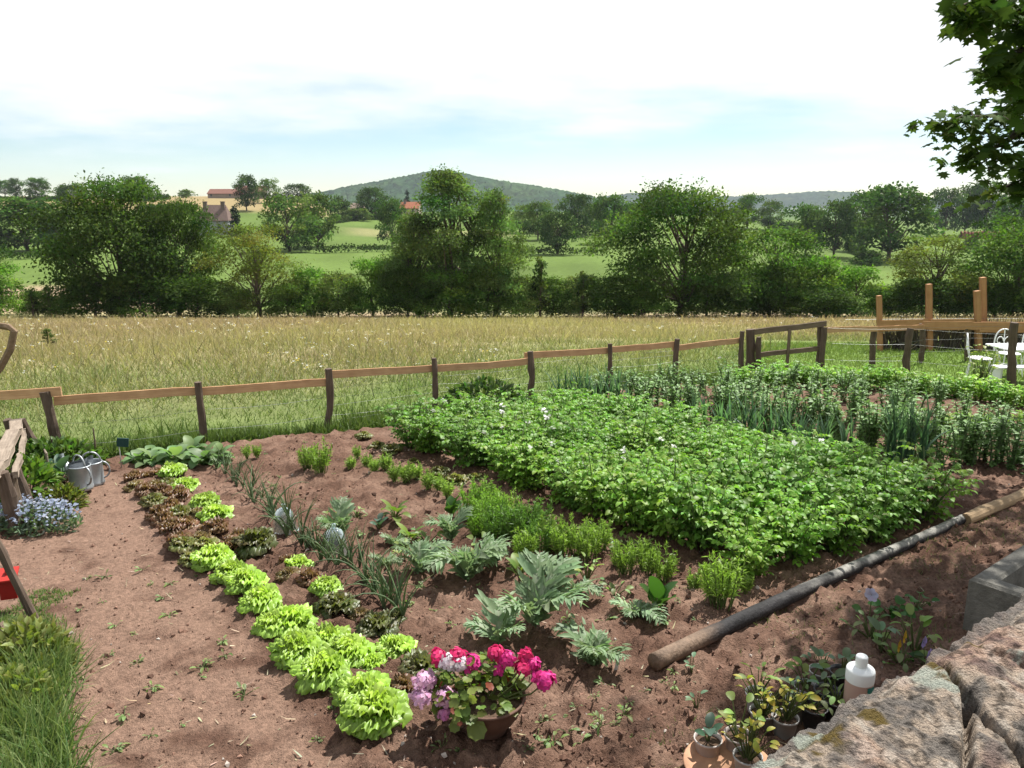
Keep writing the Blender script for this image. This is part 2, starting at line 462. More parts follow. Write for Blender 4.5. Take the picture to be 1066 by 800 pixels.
def field_col(x, y):
    a = x / np.maximum(y, 30)
    n1 = fbm(x * .35, y * .35, 51, 4); n2 = fbm(x * .05, y * .02, 55, 3); n3 = fbm(x * 2.1, y * 2.1, 57, 2)
    green = np.array([.125, .19, .05]); gold = np.array([.41, .355, .18]); pink = np.array([.40, .30, .19]); past = np.array([.130, .195, .045])
    wheat = np.array([.33, .255, .125]); dgreen = np.array([.10, .16, .045])
    g_ = sstep(10, 25, y + 9 * (n1 - .5) + 6 * (n2 - .5) - 2 * np.clip(x, -10, 10) * .3)
    mead = gold[None] + (pink - gold)[None] * sstep(.42, .62, n2)[:, None] + (green - gold)[None] * .35 * sstep(.5, .75, n1)[:, None]
    c = green[None] * (1 + .35 * (n3 - .5))[:, None] * (1 - g_)[:, None] + mead * g_[:, None]
    lawn = sstep(3.6, 5.2, x - (y - 12) * .25) * sstep(30, 20, y)
    c = c * (1 - lawn)[:, None] + np.array([.155, .24, .055])[None] * lawn[:, None]
    far = sstep(72, 84, y)[:, None]
    f = past[None] * (1 + .5 * (fbm(x * .02, y * .02, 61, 3) - .5) + .4 * (fbm(x * .15, y * .06, 63, 3) - .5))[:, None]
    lowleft = (sstep(-.38, -.42, a) * sstep(128, 118, y))[:, None]
    f = f * (1 - lowleft) + pink[None] * lowleft
    wh = (sstep(-.20, -.25, a) * sstep(330, 345, y + 40 * (a + .4)))[:, None]
    f = f * (1 - wh) + wheat[None] * wh
    w2 = (sstep(-.22, -.18, a) * sstep(.02, -.02, a) * sstep(262, 268, y) * sstep(300, 292, y))[:, None]
    f = f * (1 - .5 * w2) + gold[None] * .5 * w2
    beyond = sstep(520, 620, y)[:, None]
    f = f * (1 - beyond) + dgreen[None] * beyond
    return c * (1 - far) + f * far
def build_terrain():
    ys = np.unique(np.concatenate([np.arange(-60, 0, 6.), np.arange(0, 24, .3), 24 * np.exp(np.arange(0, 175) * .0325)]))
    a = np.sinh(np.linspace(-3.2, 3.2, 221)) / np.sinh(3.2) * 3.2
    Yg = np.repeat(ys[:, None], len(a), 1); Xg = a[None] * (np.abs(ys[:, None]) + 14)
    zz = Z(Xg, Yg) + (fbm(Xg * .3, Yg * .3, 71, 3) - .5) * .25 * sstep(15, 30, Yg)
    V = np.stack([Xg, Yg, zz], -1).reshape(-1, 3); n, m = Yg.shape
    i = np.arange(n - 1)[:, None] * m + np.arange(m - 1)[None]
    g = G(); g.add(V, np.stack([i, i + 1, i + m + 1, i + m], -1).reshape(-1, 4), None, field_col(Xg.ravel(), Yg.ravel()))
    m_ = col_mat('meadow_ground', .95, .05, 1.3, .22, .5, 9)
    tag(link('ground', g.mesh('ground', m_)), kind='structure')
build_terrain()

def forest_hill(name, cx, cy, bumps, w, dep, res, seed, col):
    """a wooded hill: crown-sized bumps on the slope"""
    xs = np.arange(cx - w, cx + w + 1, res); ys = np.arange(cy - dep, cy + dep + 1, res)
    r = np.random.default_rng(seed)
    Xg, Yg = np.meshgrid(xs, ys); Xg = Xg + (r.random(Xg.shape) - .5) * res * .7; Yg = Yg + (r.random(Yg.shape) - .5) * res * .7
    h = np.zeros(Xg.shape)
    for bx, hh, sx, sy in bumps:
        h = np.maximum(h, hh * np.exp(-np.abs((Xg - bx) / sx) ** 1.7 - ((Yg - cy) / sy) ** 2)) if False else h + hh * np.exp(-np.abs((Xg - bx) / sx) ** 1.8 - ((Yg - cy) / sy) ** 2)
    n1 = fbm(Xg / 160, Yg / 160, seed + 3, 4)
    edge = sstep(0, 14, h)
    zz = -22 + h * (1 + .12 * (n1 - .5)) + edge * (r.random(Xg.shape) * 11 + 5 * fbm(Xg / 30, Yg / 30, seed, 2))
    V = np.stack([Xg, Yg, zz], -1).reshape(-1, 3); n, m = Xg.shape
    i = np.arange(n - 1)[:, None] * m + np.arange(m - 1)[None]
    c = np.asarray(col)[None] * (1 + .5 * (r.random((n * m, 1)) - .5) + .9 * (n1.reshape(-1, 1) - .5))
    c = c + np.array([.02, .02, 0])[None] * sstep(.5, .7, fbm(Xg / 90, Yg / 90, seed + 9, 3)).reshape(-1, 1)
    g = G(); g.add(V, np.stack([i, i + 1, i + m + 1, i + m], -1).reshape(-1, 4), None, c)
    tag(link(name, g.mesh(name, M_hill, smooth=False)), kind='structure')
M_hill = col_mat('hill_wood', .95, .0)
forest_hill('hill', -230, 2300, [(-205, 96, 190, 300), (-430, 40, 150, 260), (-600, 26, 160, 240), (40, 44, 190, 260), (230, 22, 180, 240)], 1150, 520, 7.5, 5, (.040, .090, .030))
forest_hill('distant_ridge', 500, 3400, [(-900, 30, 900, 380), (-250, 26, 500, 300), (500, 34, 190, 260), (760, 26, 500, 300), (1330, 26, 220, 300), (1150, 26, 500, 300), (2300, 50, 900, 400)], 2600, 420, 15, 6, (.030, .055, .028))

def build_haze():
    g = G(); box(g, (-3500, -90, -45), (3800, 4000, 190), (1, 1, 1))
    m, N, L = new_mat('haze_air')
    out = N.new('ShaderNodeOutputMaterial'); pv = N.new('ShaderNodeVolumePrincipled')
    pv.inputs['Color'].default_value = (.80, .90, 1, 1); pv.inputs['Density'].default_value = HAZE; pv.inputs['Anisotropy'].default_value = .2
    L.new(pv.outputs[0], out.inputs['Volume'])
    tag(link('haze', g.mesh('haze', m, smooth=False)), kind='stuff')
HAZE = 0.7e-4
build_haze()

# ------------------------------------------------------------------ grass (nobody could count it)
def grass(name, X, Y, H, W, cols, tips, lean=.35, nseg=2, onsoil=False, droop=.5, label=None):
    n = len(X)
    zz = (soil_z(X, Y) - .015) if onsoil else Z(X, Y) - .02
    base = np.stack([X, Y, zz], 1)
    d = nz(np.concatenate([rng.normal(size=(n, 2)) * lean, np.ones((n, 1))], 1))
    up = nz(np.concatenate([rng.normal(size=(n, 2)), np.full((n, 1), .15)], 1))
    g = G(); blades(g, base, d, up, H, W, nseg, rng.random(n) * droop * 2, .25, 'grass', cols, tips, mid=False)
    o = link(name, g.mesh(name, M_grass)); tag(o, label, None, None, 'stuff')
    return o
def mix(a, b, t): return np.asarray(a)[None] * (1 - t)[:, None] + np.asarray(b)[None] * t[:, None]
def meadow_cols(X, Y, r):
    n1 = fbm(X * .35, Y * .35, 51, 4); n2 = fbm(X * .05, Y * .02, 55, 3)
    t = sstep(10, 26, Y + 10 * (n1 - .5) + 6 * (n2 - .5) - 2 * np.clip(X, -10, 10) * .3 + 3 * r.normal(size=len(X)))
    gold = mix((.47, .415, .215), (.45, .345, .22), sstep(.40, .6, n2 + .12 * r.normal(size=len(X))))
    t = t * (.15 + .85 * sstep(.3, 4.5, -poly_sd(X, Y, SOIL) + 2.4 * (n1 - .5)))
    gr = mix((.11, .20, .045), (.22, .30, .085), r.random(len(X)))
    return (gr * (1 - t)[:, None] + (gr * .4 + gold * .6) * t[:, None], gr * 1.15 * (1 - t)[:, None] + gold * 1.05 * t[:, None], t)
def build_meadow():
    r = np.random.default_rng(21)
    n = 340000                                       # denser towards the garden
    Y = 8.6 * np.exp(r.random(n) ** .9 * math.log(70 / 8.6)); X = (r.random(n) * 2 - 1) * (Y * .84 + 3.5)
    sd = poly_sd(X, Y, SOIL)
    lawn = (X - (Y - 12) * .25 > 4.4) & (Y < 24)
    ok = (sd < -.05 - .1 * r.random(n)) & ~(lawn & (r.random(n) < .92))
    X, Y = X[ok], Y[ok]
    c, t, g_ = meadow_cols(X, Y, r)
    patch = fbm(X * .8, Y * .8, 77, 3)
    tall = r.random(len(X)) < .07
    H = (.05 + .13 * g_ + .17 * patch ** 1.5) * (.5 + .8 * r.random(len(X))) * (1 + 1.1 * tall)
    W = .005 + .00075 * Y * (.6 + .8 * r.random(len(X)))
    v = (1 + .22 * r.normal(size=(len(X), 1)))
    grass('meadow_grass', X, Y, H, W, c * v, t * v, .55)
    # lawn by the white table
    n = 46000
    Y = 11.3 + r.random(n) * 11; X = 3.0 + r.random(n) * 13
    ok = (poly_sd(X, Y, SOIL) < -.02) & (X - (Y - 12) * .25 > 3.8)
    X, Y = X[ok], Y[ok]; k = r.random(len(X))
    grass('lawn_grass', X, Y, .05 + .09 * r.random(len(X)), .010 + .0006 * Y, mix((.12, .2, .04), (.2, .29, .07), k), mix((.16, .26, .05), (.27, .36, .1), k), .5)
    # rank green growth along the fence foot
    n = 16000
    k = r.random(n); xs = np.array([p[0] for p in SOIL[1:11]]); ys = np.array([p[1] for p in SOIL[1:11]])
    X = xs[0] + k * (xs[-1] - xs[0]); Y = np.interp(X, xs, ys) + .1 + np.abs(r.normal(size=n)) * .55
    ok = (fbm(X * 1.1, Y * 1.1, 83, 2) > .43); X, Y = X[ok], Y[ok]; k = r.random(len(X))
    grass('verge_grass', X, Y, .10 + .30 * r.random(len(X)) * fbm(X * .9, Y * .9, 85, 2), .014 + .008 * r.random(len(X)), mix((.06, .125, .02), (.13, .2, .045), k), mix((.09, .17, .03), (.2, .26, .08), k), .4)
    # meadow flowers
    n = 1500
    Y = 12 * np.exp(r.random(n) * math.log(5.5)); X = (r.random(n) * 2 - 1) * Y * .72
    ok = (fbm(X * .22, Y * .12, 91, 2) > .53) & (Y < 48) & (fbm(X * .5, Y * .2, 93, 2) > .5 * r.random(n) + .25) & (poly_sd(X, Y, SOIL) < -.4) & ~((X > 4) & (Y < 24)); X, Y = X[ok], Y[ok]; n = len(X)
    H = .35 + .25 * r.random(n)
    g = G(); b = np.stack([X, Y, Z(X, Y)], 1)
    blades(g, b, nz(np.stack([r.normal(size=n) * .12, r.normal(size=n) * .12, np.ones(n)], 1)), (0.1, 1, 0), H, .006 + .0004 * Y, 1, 0, 0, 'strap', (.16, .2, .07), mid=False)
    top = b + np.array([0, 0, 1.]) * H[:, None] * .98
    for k in range(5):
        off = r.normal(size=(n, 3)) * np.array([.03, .03, .012])
        colr = np.where((r.random(n) < .72)[:, None], np.array([.8, .8, .74]), np.array([.75, .58, .08]))
        d = nz(np.concatenate([r.normal(size=(n, 2)), .3 * np.ones((n, 1))], 1))
        diamonds(g, top + off, d, np.tile([[0, 0, 1.]], (n, 1)), .022 + .0010 * Y, .02 + .0010 * Y, colr)
    tag(link('meadow_flowers', g.mesh('meadow_flowers', M_grass)), kind='stuff')
build_meadow()

# ------------------------------------------------------------------ trees, hedges and houses of the valley
def tree_meshes(seed, H=10., Wd=8., base=.2, ncl=26, nl=6500, ls=.26, col=(.07, .11, .03), shape='round', mat=None, airy=0., trunk_r=.022, stems=1):
    r = np.random.default_rng(seed)
    gt, gc = G(), G()
    bark = np.array([.13, .10, .075])
    tops = []
    for s_ in range(stems):
        lean = r.normal(size=2) * (.05 if stems == 1 else .16) * H
        pts = [np.array([0, 0, -.4])] + [np.array([lean[0] * t ** 1.4 + r.normal() * .012 * H, lean[1] * t ** 1.4 + r.normal() * .012 * H, H * .86 * t]) for t in (.15, .35, .6, .85, 1)]
        tube(gt, pts, H * trunk_r * np.array([1.35, 1, .85, .6, .32, .08]) / (1 if stems == 1 else 1.4), 7, bark, wob=.25, seed=seed)
        tops.append(np.array(pts))
    cl = []
    for k in range(ncl):
        h = .04 + .94 * ((k + r.random()) / ncl)
        if shape == 'round': e = math.sin(math.pi * min(1, .10 + .86 * h)) ** .55
        elif shape == 'ash': e = (.72 + .34 * math.sin(math.pi * h ** .8)) * min(1, (1 - h) * 1.9 + .22)
        elif shape == 'cone': e = (1 - h) * .95 + .06
        elif shape == 'bush': e = (1 - h * .8) ** .6
        else: e = math.sin(math.pi * (.25 + .7 * h)) ** .7
        rad = e * Wd / 2 * (.30 + .62 * math.sqrt(r.random())) * (1 + .12 * r.normal())
        a = k * 2.39996 + r.normal() * .5
        zc = H * (base + (1 - base) * h) * (1 - .02 * r.random())
        rc = Wd * (.095 + .12 * r.random() ** 1.3) * (.8 + .4 * e) * (1.15 if shape == 'bush' else 1)
        zc = min(zc, H - rc * .55)
        c = np.array([math.cos(a) * rad, math.sin(a) * rad, max(zc, rc * .5)])
        cl.append((c, rc))
        tp = tops[k % stems]
        z0 = max(.12 * H, c[2] - .25 * H - .5 * rad); st = np.array([np.interp(z0, tp[:, 2], tp[:, j]) for j in range(3)])
        if shape != 'bush' or k % 3 == 0:
            mid_ = (st + c) / 2 + np.array([0, 0, .05 * H]) * r.normal()
            tube(gt, [st, mid_, c], H * trunk_r * np.array([.42, .26, .07]), 5, bark, cap=False)
    tot = sum(rc ** 2 for _, rc in cl)
    for c, rc in cl:
        n = int(nl * rc ** 2 / tot)
        u = rand_dirs(n, r); u[:, 2] = np.where(u[:, 2] < -.35, -u[:, 2] * .6, u[:, 2])
        lump = 1 + .30 * np.sin(u[:, 0] * 5 + c[0] * 7) * np.sin(u[:, 1] * 5 + c[1] * 5) + .18 * r.normal(size=n)
        p = c + u * (rc * (.45 + .60 * r.random(n) ** (.40 + .5 * airy)) * lump)[:, None] * np.array([1, 1, .72])
        d = nz(u * .5 + r.normal(size=(n, 3)) * .55 + np.array([0, 0, -.25]))
        up = nz(u * .7 + r.normal(size=(n, 3)) * .5 + np.array([0, 0, .6]))
        sz = ls * (.6 + .8 * r.random(n))
        cc = np.asarray(col) * (1 + .26 * r.normal()) * np.array([1 + .10 * r.normal(), 1, 1 + .1 * r.normal()])
        diamonds(gc, p, d, up, sz, sz * .62, jcol(cc, n, .20, .07, r))
    return [('trunk', gt.mesh('trunk', M_bark)), ('crown', gc.mesh('crown', mat or M_tree))], (H, Wd)

OAK = [tree_meshes(101 + k, 10, 10, .06, 44, 28000, .23, (.078, .135, .027), 'round') for k in range(3)]
OLIVE = [tree_meshes(111 + k, 10, 8, .10, 36, 13000, .21, (.15, .185, .038), 'round', airy=.6) for k in range(2)]
ASH = [tree_meshes(121 + k, 12, 7, .10, 54, 24000, .20, (.155, .25, .072), 'ash', airy=.7, stems=2 - k) for k in range(2)]
BUSH = [tree_meshes(131 + k, 5, 6, .0, 24, 9500, .21, c_, 'bush') for k, c_ in enumerate([(.10, .175, .034), (.135, .245, .04), (.17, .25, .065)])]
GREEN = [tree_meshes(141 + k, 8, 8, .05, 34, 13000, .23, (.10, .19, .035), 'round') for k in range(2)]
CONE = [tree_meshes(151, 6, 3, .03, 22, 2600, .22, (.03, .055, .024), 'cone')]
FAR = [tree_meshes(161 + k, 12, 11, .12, 28, 4200, .62, c_, 'round', M_far) for k, c_ in enumerate([(.095, .17, .038), (.065, .115, .034), (.135, .21, .05)])]
FARC = [tree_meshes(171, 12, 6, .02, 22, 1800, .6, (.022, .038, .022), 'cone', M_far)]
FARB = [tree_meshes(175 + k, 5, 7, .0, 16, 1500, .6, c_, 'bush', M_far) for k, c_ in enumerate([(.065, .11, .03), (.12, .18, .045)])]
SAP = [tree_meshes(181, 3.2, 1.6, .15, 14, 900, .16, (.10, .15, .045), 'cone', airy=1)]

def tree(kind, k, u, vbase, vtop, wpx, name, label, cat='tree', Y=None, group=None, rz=None, dep=None):
    """a tree whose foot is seen at (u, vbase); its top at vtop; wpx wide"""
    if Y is None: p = P(u, vbase)
    else:
        q = at(u, 330, Y); p = np.array([q[0], Y, z(q[0], Y)])
    Y = p[1]; topz = at(u, vtop, Y)[2]
    parts, (H, Wd) = kind[k % len(kind)]
    s_h = (topz - p[2]) / H; s_w = wpx * pxm(Y, (vtop + vbase) / 2) / Wd
    return place(name, label, cat, parts, p, rng.random() * 6.28 if rz is None else rz, (s_w, s_w * (dep or 1), s_h), group)

GT = 'trees along the meadow edge'
near_trees = [
 (OAK, 0, 128, 331, 189, 136, 'broad_tree', 'dark olive broad tree standing tall before the grey-walled house, its crown reaching the sky', 69),
 (OAK, 1, 188, 331, 212, 88, 'broad_tree', 'dark broad tree just beneath the grey house, lower than the tall olive one beside it', 71),
 (OLIVE, 0, 270, 331, 234, 84, 'broad_tree', 'small airy yellow-olive tree with a visible trunk between dark oaks and low hedge', 68),
 (ASH, 0, 468, 331, 177, 96, 'ash_tree', 'tallest airy pale-leaved ash with forked trunk, in front of the wooded hill', 70),
 (ASH, 1, 516, 331, 196, 66, 'ash_tree', 'slim ash with bare leaning stem just beside the tallest ash', 69),
 (ASH, 1, 436, 331, 222, 74, 'ash_tree', 'shorter ash with low leafy crown on the house side of the tallest ash', 71),
 (OAK, 2, 706, 331, 196, 138, 'oak_tree', 'large dark green oak with ragged round crown in the middle of the meadow edge', 69),
 (GREEN, 0, 800, 331, 238, 92, 'broad_tree', 'dark rounded tree between the large oak and the bright green bushes', 71),
 (OLIVE, 1, 966, 331, 244, 92, 'broad_tree', 'olive-green rounded tree rising behind the tall orange timber posts', 70),
 (GREEN, 1, 1052, 331, 226, 110, 'broad_tree', 'leafy tree at the meadow edge behind the white garden table', 68),
 (OAK, 0, -60, 331, 225, 130, 'broad_tree', 'broad tree at the meadow edge past the leaning saplings', 70),
 (GREEN, 0, -150, 331, 235, 120, 'broad_tree', 'rounded tree far out along the meadow edge, before the pinkish field', 70),
 (OAK, 1, 1150, 331, 205, 140, 'broad_tree', 'broad dark tree at the meadow edge beyond the garden table', 69),
]
for kd, k, u, vb, vt, w, nm, lb, Y in near_trees: tree(kd, k, u, vb, vt, w, nm, lb, 'tree', Y, GT)
bushes = [
 (1, 0, 276, 76, 'tall light green bush at the very start of the meadow edge hedge', 72), (0, 40, 303, 48, 'low dark bush beside the small upright saplings', 70),
 (0, 66, 308, 40, 'small dark bush below the gap onto the far pasture', 69), (0, 100, 292, 80, 'dark bush under the tall olive tree', 68),
 (0, 150, 283, 100, 'wide dark bush at the foot of the two broad trees', 67.5), (0, 205, 290, 96, 'dark bush filling the shade under the second broad tree', 68),
 (2, 248, 300, 60, 'pale olive bush at the foot of the airy yellow-olive tree', 67.5), (1, 322, 281, 70, 'rounded mid-green bush with pasture showing above it', 70),
 (2, 352, 286, 62, 'greyish green bush in the low stretch of hedge', 69), (1, 388, 271, 66, 'tallest bush in the low stretch of hedge before the ash trees', 70),
 (0, 300, 297, 60, 'dark low bush next to the rounded mid-green bush', 68), (0, 425, 279, 72, 'dark bush under the short ash', 68),
 (1, 468, 283, 90, 'leafy bush hiding the foot of the tallest ash', 67.5), (0, 508, 278, 76, 'dark bush around the leaning ash stem', 68),
 (2, 540, 290, 66, 'grey-leaved bush just past the leaning ash', 69), (0, 575, 290, 60, 'dark bush under a thin pale sapling', 69.5),
 (2, 606, 288, 60, 'pale green bush beneath the lone far tree', 70), (0, 640, 288, 76, 'dark bush beside the large oak, on the ash side', 68.5),
 (1, 668, 296, 60, 'low bush below the hanging boughs of the large oak', 67.5), (0, 735, 290, 70, 'dark bush on the shaded side of the large oak', 68), (0, 770, 284, 76, 'dense dark bush between oak and rounded tree', 69),
 (0, 815, 276, 70, 'dark bush under the rounded tree', 68), (1, 848, 268, 86, 'bright green spreading bush beside the rounded tree', 69), (1, 888, 278, 76, 'bright green bush before the small gap in the hedge', 69),
 (0, 862, 300, 90, 'low dark bush in front of the bright green bushes', 67), (0, 925, 298, 60, 'dark low bush behind the first orange post', 69), (0, 960, 290, 90, 'dark bush around the foot of the olive tree', 68.5),
 (2, 1005, 287, 66, 'light green bush behind the paired orange posts', 69), (0, 1035, 292, 90, 'dark bush behind the white garden table', 67.5), (1, 1085, 285, 80, 'bush at the end of the hedge by the leafy tree', 69),
 (0, 1130, 285, 90, 'dark bush at the foot of the broad tree past the table', 68), (1, -110, 285, 110, 'spreading bush far out along the meadow edge', 69), (0, -40, 290, 90, 'dark bush at the foot of the tree past the saplings', 69)]
for k, u, vt, w, lb, Y in bushes: tree(BUSH, k, u, 331, vt, w, 'bush', lb, 'bush', Y, 'bushes of the meadow hedge', dep=.8)
for u, vt, w, lb in [(36, 300, 20, 'small upright sapling, first of the pair beside the dark bush'), (53, 297, 18, 'small upright sapling, second of the pair beside the dark bush'), (562, 268, 30, 'thin pale sapling rising from the hedge below the far lone tree'), (606, 283, 22, 'thin sapling next to the large oak')]:
    tree(SAP, 0, u, 331, vt, w, 'sapling', lb, 'sapling', 68, 'saplings in the hedge')
o = tree(SAP, 0, 51, 362, 342, 18, 'sapling', 'lone little sapling standing in the open meadow', 'sapling')

far_trees = [  # kind, u, vbase, vtop, width, label
 (FAR, 0, 30, 262, 207, 74, 'broad dark tree alone on the far pasture above the saplings'), (FARB, 0, 62, 263, 232, 44, 'bush joined to the broad tree on the far pasture'), (FARB, 1, 6, 262, 240, 30, 'pale bush before the broad far pasture tree'),
 (FAR, 1, 18, 208, 186, 13, 'thin dark tree on the wheat skyline, first of the row'), (FAR, 0, 40, 209, 186, 25, 'round tree on the wheat skyline beside the thin one'), (FAR, 0, 5, 204, 188, 18, 'pale treetop showing over the skyline at its very start'),
 (FAR, 1, 72, 217, 193, 22, 'dark tree standing before the wheat field below the skyline'), (FAR, 2, 82, 208, 191, 13, 'little lollipop tree on the skyline above the dark tree'), (FARB, 0, 66, 208, 194, 12, 'distant clump just over the skyline'),
 (FAR, 0, 143, 207, 184, 30, 'wind-swept wide tree on the skyline beside the tall olive crown'), (FARB, 1, 194, 206, 198, 18, 'small round bush on the bare skyline'),
 (FAR, 1, 257, 220, 183, 25, 'tall dark tree in front of the red-roofed farm'), (FAR, 2, 281, 212, 187, 20, 'round lighter tree past the end of the red-roofed farm'), (FAR, 1, 310, 214, 192, 26, 'dark dome of a tree on the skyline where the wooded hill begins'),
 (FAR, 2, 302, 262, 204, 52, 'bushy mid-green tree on the pasture, first of a close pair'), (FAR, 2, 330, 258, 203, 44, 'bushy mid-green tree on the pasture, second of a close pair'),
 (FARC, 0, 246, 246, 214, 16, 'dark small conifer close against the grey house wall'), (FARB, 0, 356, 228, 207, 24, 'dark bush beside the low beige barn'), (FAR, 1, 390, 228, 196, 34, 'dark dense tree over the low beige barn'),
 (FARB, 1, 372, 230, 218, 26, 'pale bush at the corner of the low beige barn'), (FAR, 0, 408, 258, 208, 32, 'leaning green tree on the pasture just before the ashes'), (FARC, 0, 424, 214, 198, 9, 'tiny dark conifer by the orange-roofed house'),
 (FAR, 1, 580, 265, 221, 38, 'lone dark spreading tree by the pasture hedge'), (FAR, 2, 560, 250, 211, 30, 'pale tree behind the lone spreading tree'), (FAR, 1, 599, 246, 203, 36, 'dark tree on the middle pasture, first of two tall ones'),
 (FAR, 0, 634, 254, 204, 40, 'tall tree on the middle pasture, second of two tall ones'), (FAR, 2, 545, 243, 214, 26, 'pale tree half hidden behind the slim ash'), (FAR, 2, 617, 244, 213, 22, 'light tree between the two tall pasture trees'),
 (FARB, 0, 655, 236, 221, 26, 'low bush on the middle pasture skyline'), (FAR, 0, 778, 238, 203, 26, 'tall tree just past the large oak on the skyline'), (FAR, 2, 800, 240, 210, 26, 'paler tree beside the tall skyline tree past the oak'),
 (FAR, 0, 838, 266, 214, 42, 'rounded tree of the valley group, first beside the bright bushes'), (FAR, 1, 868, 268, 210, 42, 'dark tree in the valley group before the huge one'), (FAR, 0, 925, 272, 195, 78, 'huge round-crowned tree standing over the sunken track'),
 (FAR, 1, 896, 262, 201, 44, 'dark tree leaning on the huge round-crowned tree'), (FAR, 1, 982, 246, 197, 34, 'dark tree over the red earth bank, first of three'), (FAR, 1, 1004, 245, 194, 30, 'dark tree over the red earth bank, second of three'),
 (FAR, 1, 1024, 246, 190, 34, 'dark tree over the red earth bank, third of three'), (FAR, 0, 1056, 262, 205, 50, 'leafy far tree behind the hanging maple twigs'), (FAR, 2, 1105, 262, 200, 60, 'far tree beyond the red bank, hidden by maple leaves'),
 (FARB, 0, 1010, 262, 249, 22, 'low bush at the foot of the red earth bank'), (FARB, 0, 905, 276, 262, 40, 'dark bush below the huge round-crowned tree'), (FARB, 1, 76, 222, 214, 22, 'light bush below the skyline wheat field'),
 (FARB, 1, 90, 226, 216, 30, 'light hedge bush beside the dark wheat-field tree'), (FAR, 1, -30, 212, 184, 30, 'tree on the wheat skyline out past the row')]
for kd, k, u, vb, vt, w, lb in far_trees: tree(kd, k, u, vb, vt, w, 'far_tree' if kd is not FARB else 'far_bush', lb, 'tree' if kd is not FARB else 'bush', None, 'trees on the far pastures')

def hedge(label, pts, hpx, Y0=None, col=(.07, .115, .03), wid=1.6):
    """a clipped field hedge along points seen in the photo"""
    g = G(); r = np.random.default_rng(int(pts[0][0] * 7 + pts[0][1]))
    W_ = [P(u, v) for u, v in pts]; root = W_[0]
    for a, b in zip(W_[:-1], W_[1:]):
        Lm = np.linalg.norm(b - a); hm = 1.25 * hpx * pxm((a[1] + b[1]) / 2)
        n = int(min(9000, max(500, Lm * 40))); t = r.random(n)
        p = a + (b - a) * t[:, None]; p[:, 2] = Z(p[:, 0], p[:, 1]); nr = nz(np.array([-(b - a)[1], (b - a)[0], 0]))
        hh = hm * (.75 + .5 * fbm(p[:, 0] * .25, p[:, 1] * .25, 5, 3))
        ph = r.random(n) * np.pi
        p = p + nr * (np.cos(ph) * wid / 2 * (.6 + .4 * r.random(n)))[:, None] + np.array([0, 0, 1.]) * (hh * np.sin(ph) ** .5 * (.25 + .75 * r.random(n) ** .4))[:, None] - root
        sz = .30 + .35 * r.random(n)
        sz = sz * max(1, (a[1] + b[1]) / 2 / 170)
        diamonds(g, p, rand_dirs(n, r), nz(r.normal(size=(n, 3)) + np.array([0, 0, 1])), sz, sz * .7, jcol(col, n, .2, .08, r))
    tag(link('hedge', g.mesh('hedge', M_far), None, root), label, 'hedge', 'field hedges across the valley')
hedge('long thin hedge crossing the pasture behind the low bushes', [(335, 264), (405, 262)], 6)
hedge('dark hedge beneath the close pair of bushy trees', [(296, 262), (338, 264)], 9)
hedge('thin hedge past the ash trees running to the two tall trees', [(520, 263), (575, 266), (632, 266)], 6)
hedge('low hedge beneath the broad pasture tree', [(-30, 272), (30, 270), (66, 265), (100, 261)], 6)
hedge('dark level hedge high on the slope by the wheat field', [(54, 229), (96, 230)], 6)
hedge('hedge line along the lower edge of the skyline wheat', [(-20, 209), (30, 210), (64, 209)], 3)
hedge('hedge between wheat field and olive crown', [(140, 211), (176, 208)], 4)
hedge('hedge beside the grey house below the wheat', [(146, 219), (206, 218)], 4)
hedge('rough hedge topping the middle pasture', [(540, 246), (590, 247), (650, 250)], 8)
hedge('skyline hedge between two tall trees and large oak', [(640, 226), (700, 222), (770, 226)], 6, col=(.055, .09, .03))
hedge('hedge along the top of the slope near the valley group', [(800, 240), (850, 240), (900, 242)], 6)
hedge('hedge at the bottom of the lane past the oak', [(880, 262), (900, 268)], 8)
hedge('thin hedge before the orange-roofed house', [(340, 234), (372, 229), (404, 229)], 4, col=(.07, .10, .035))

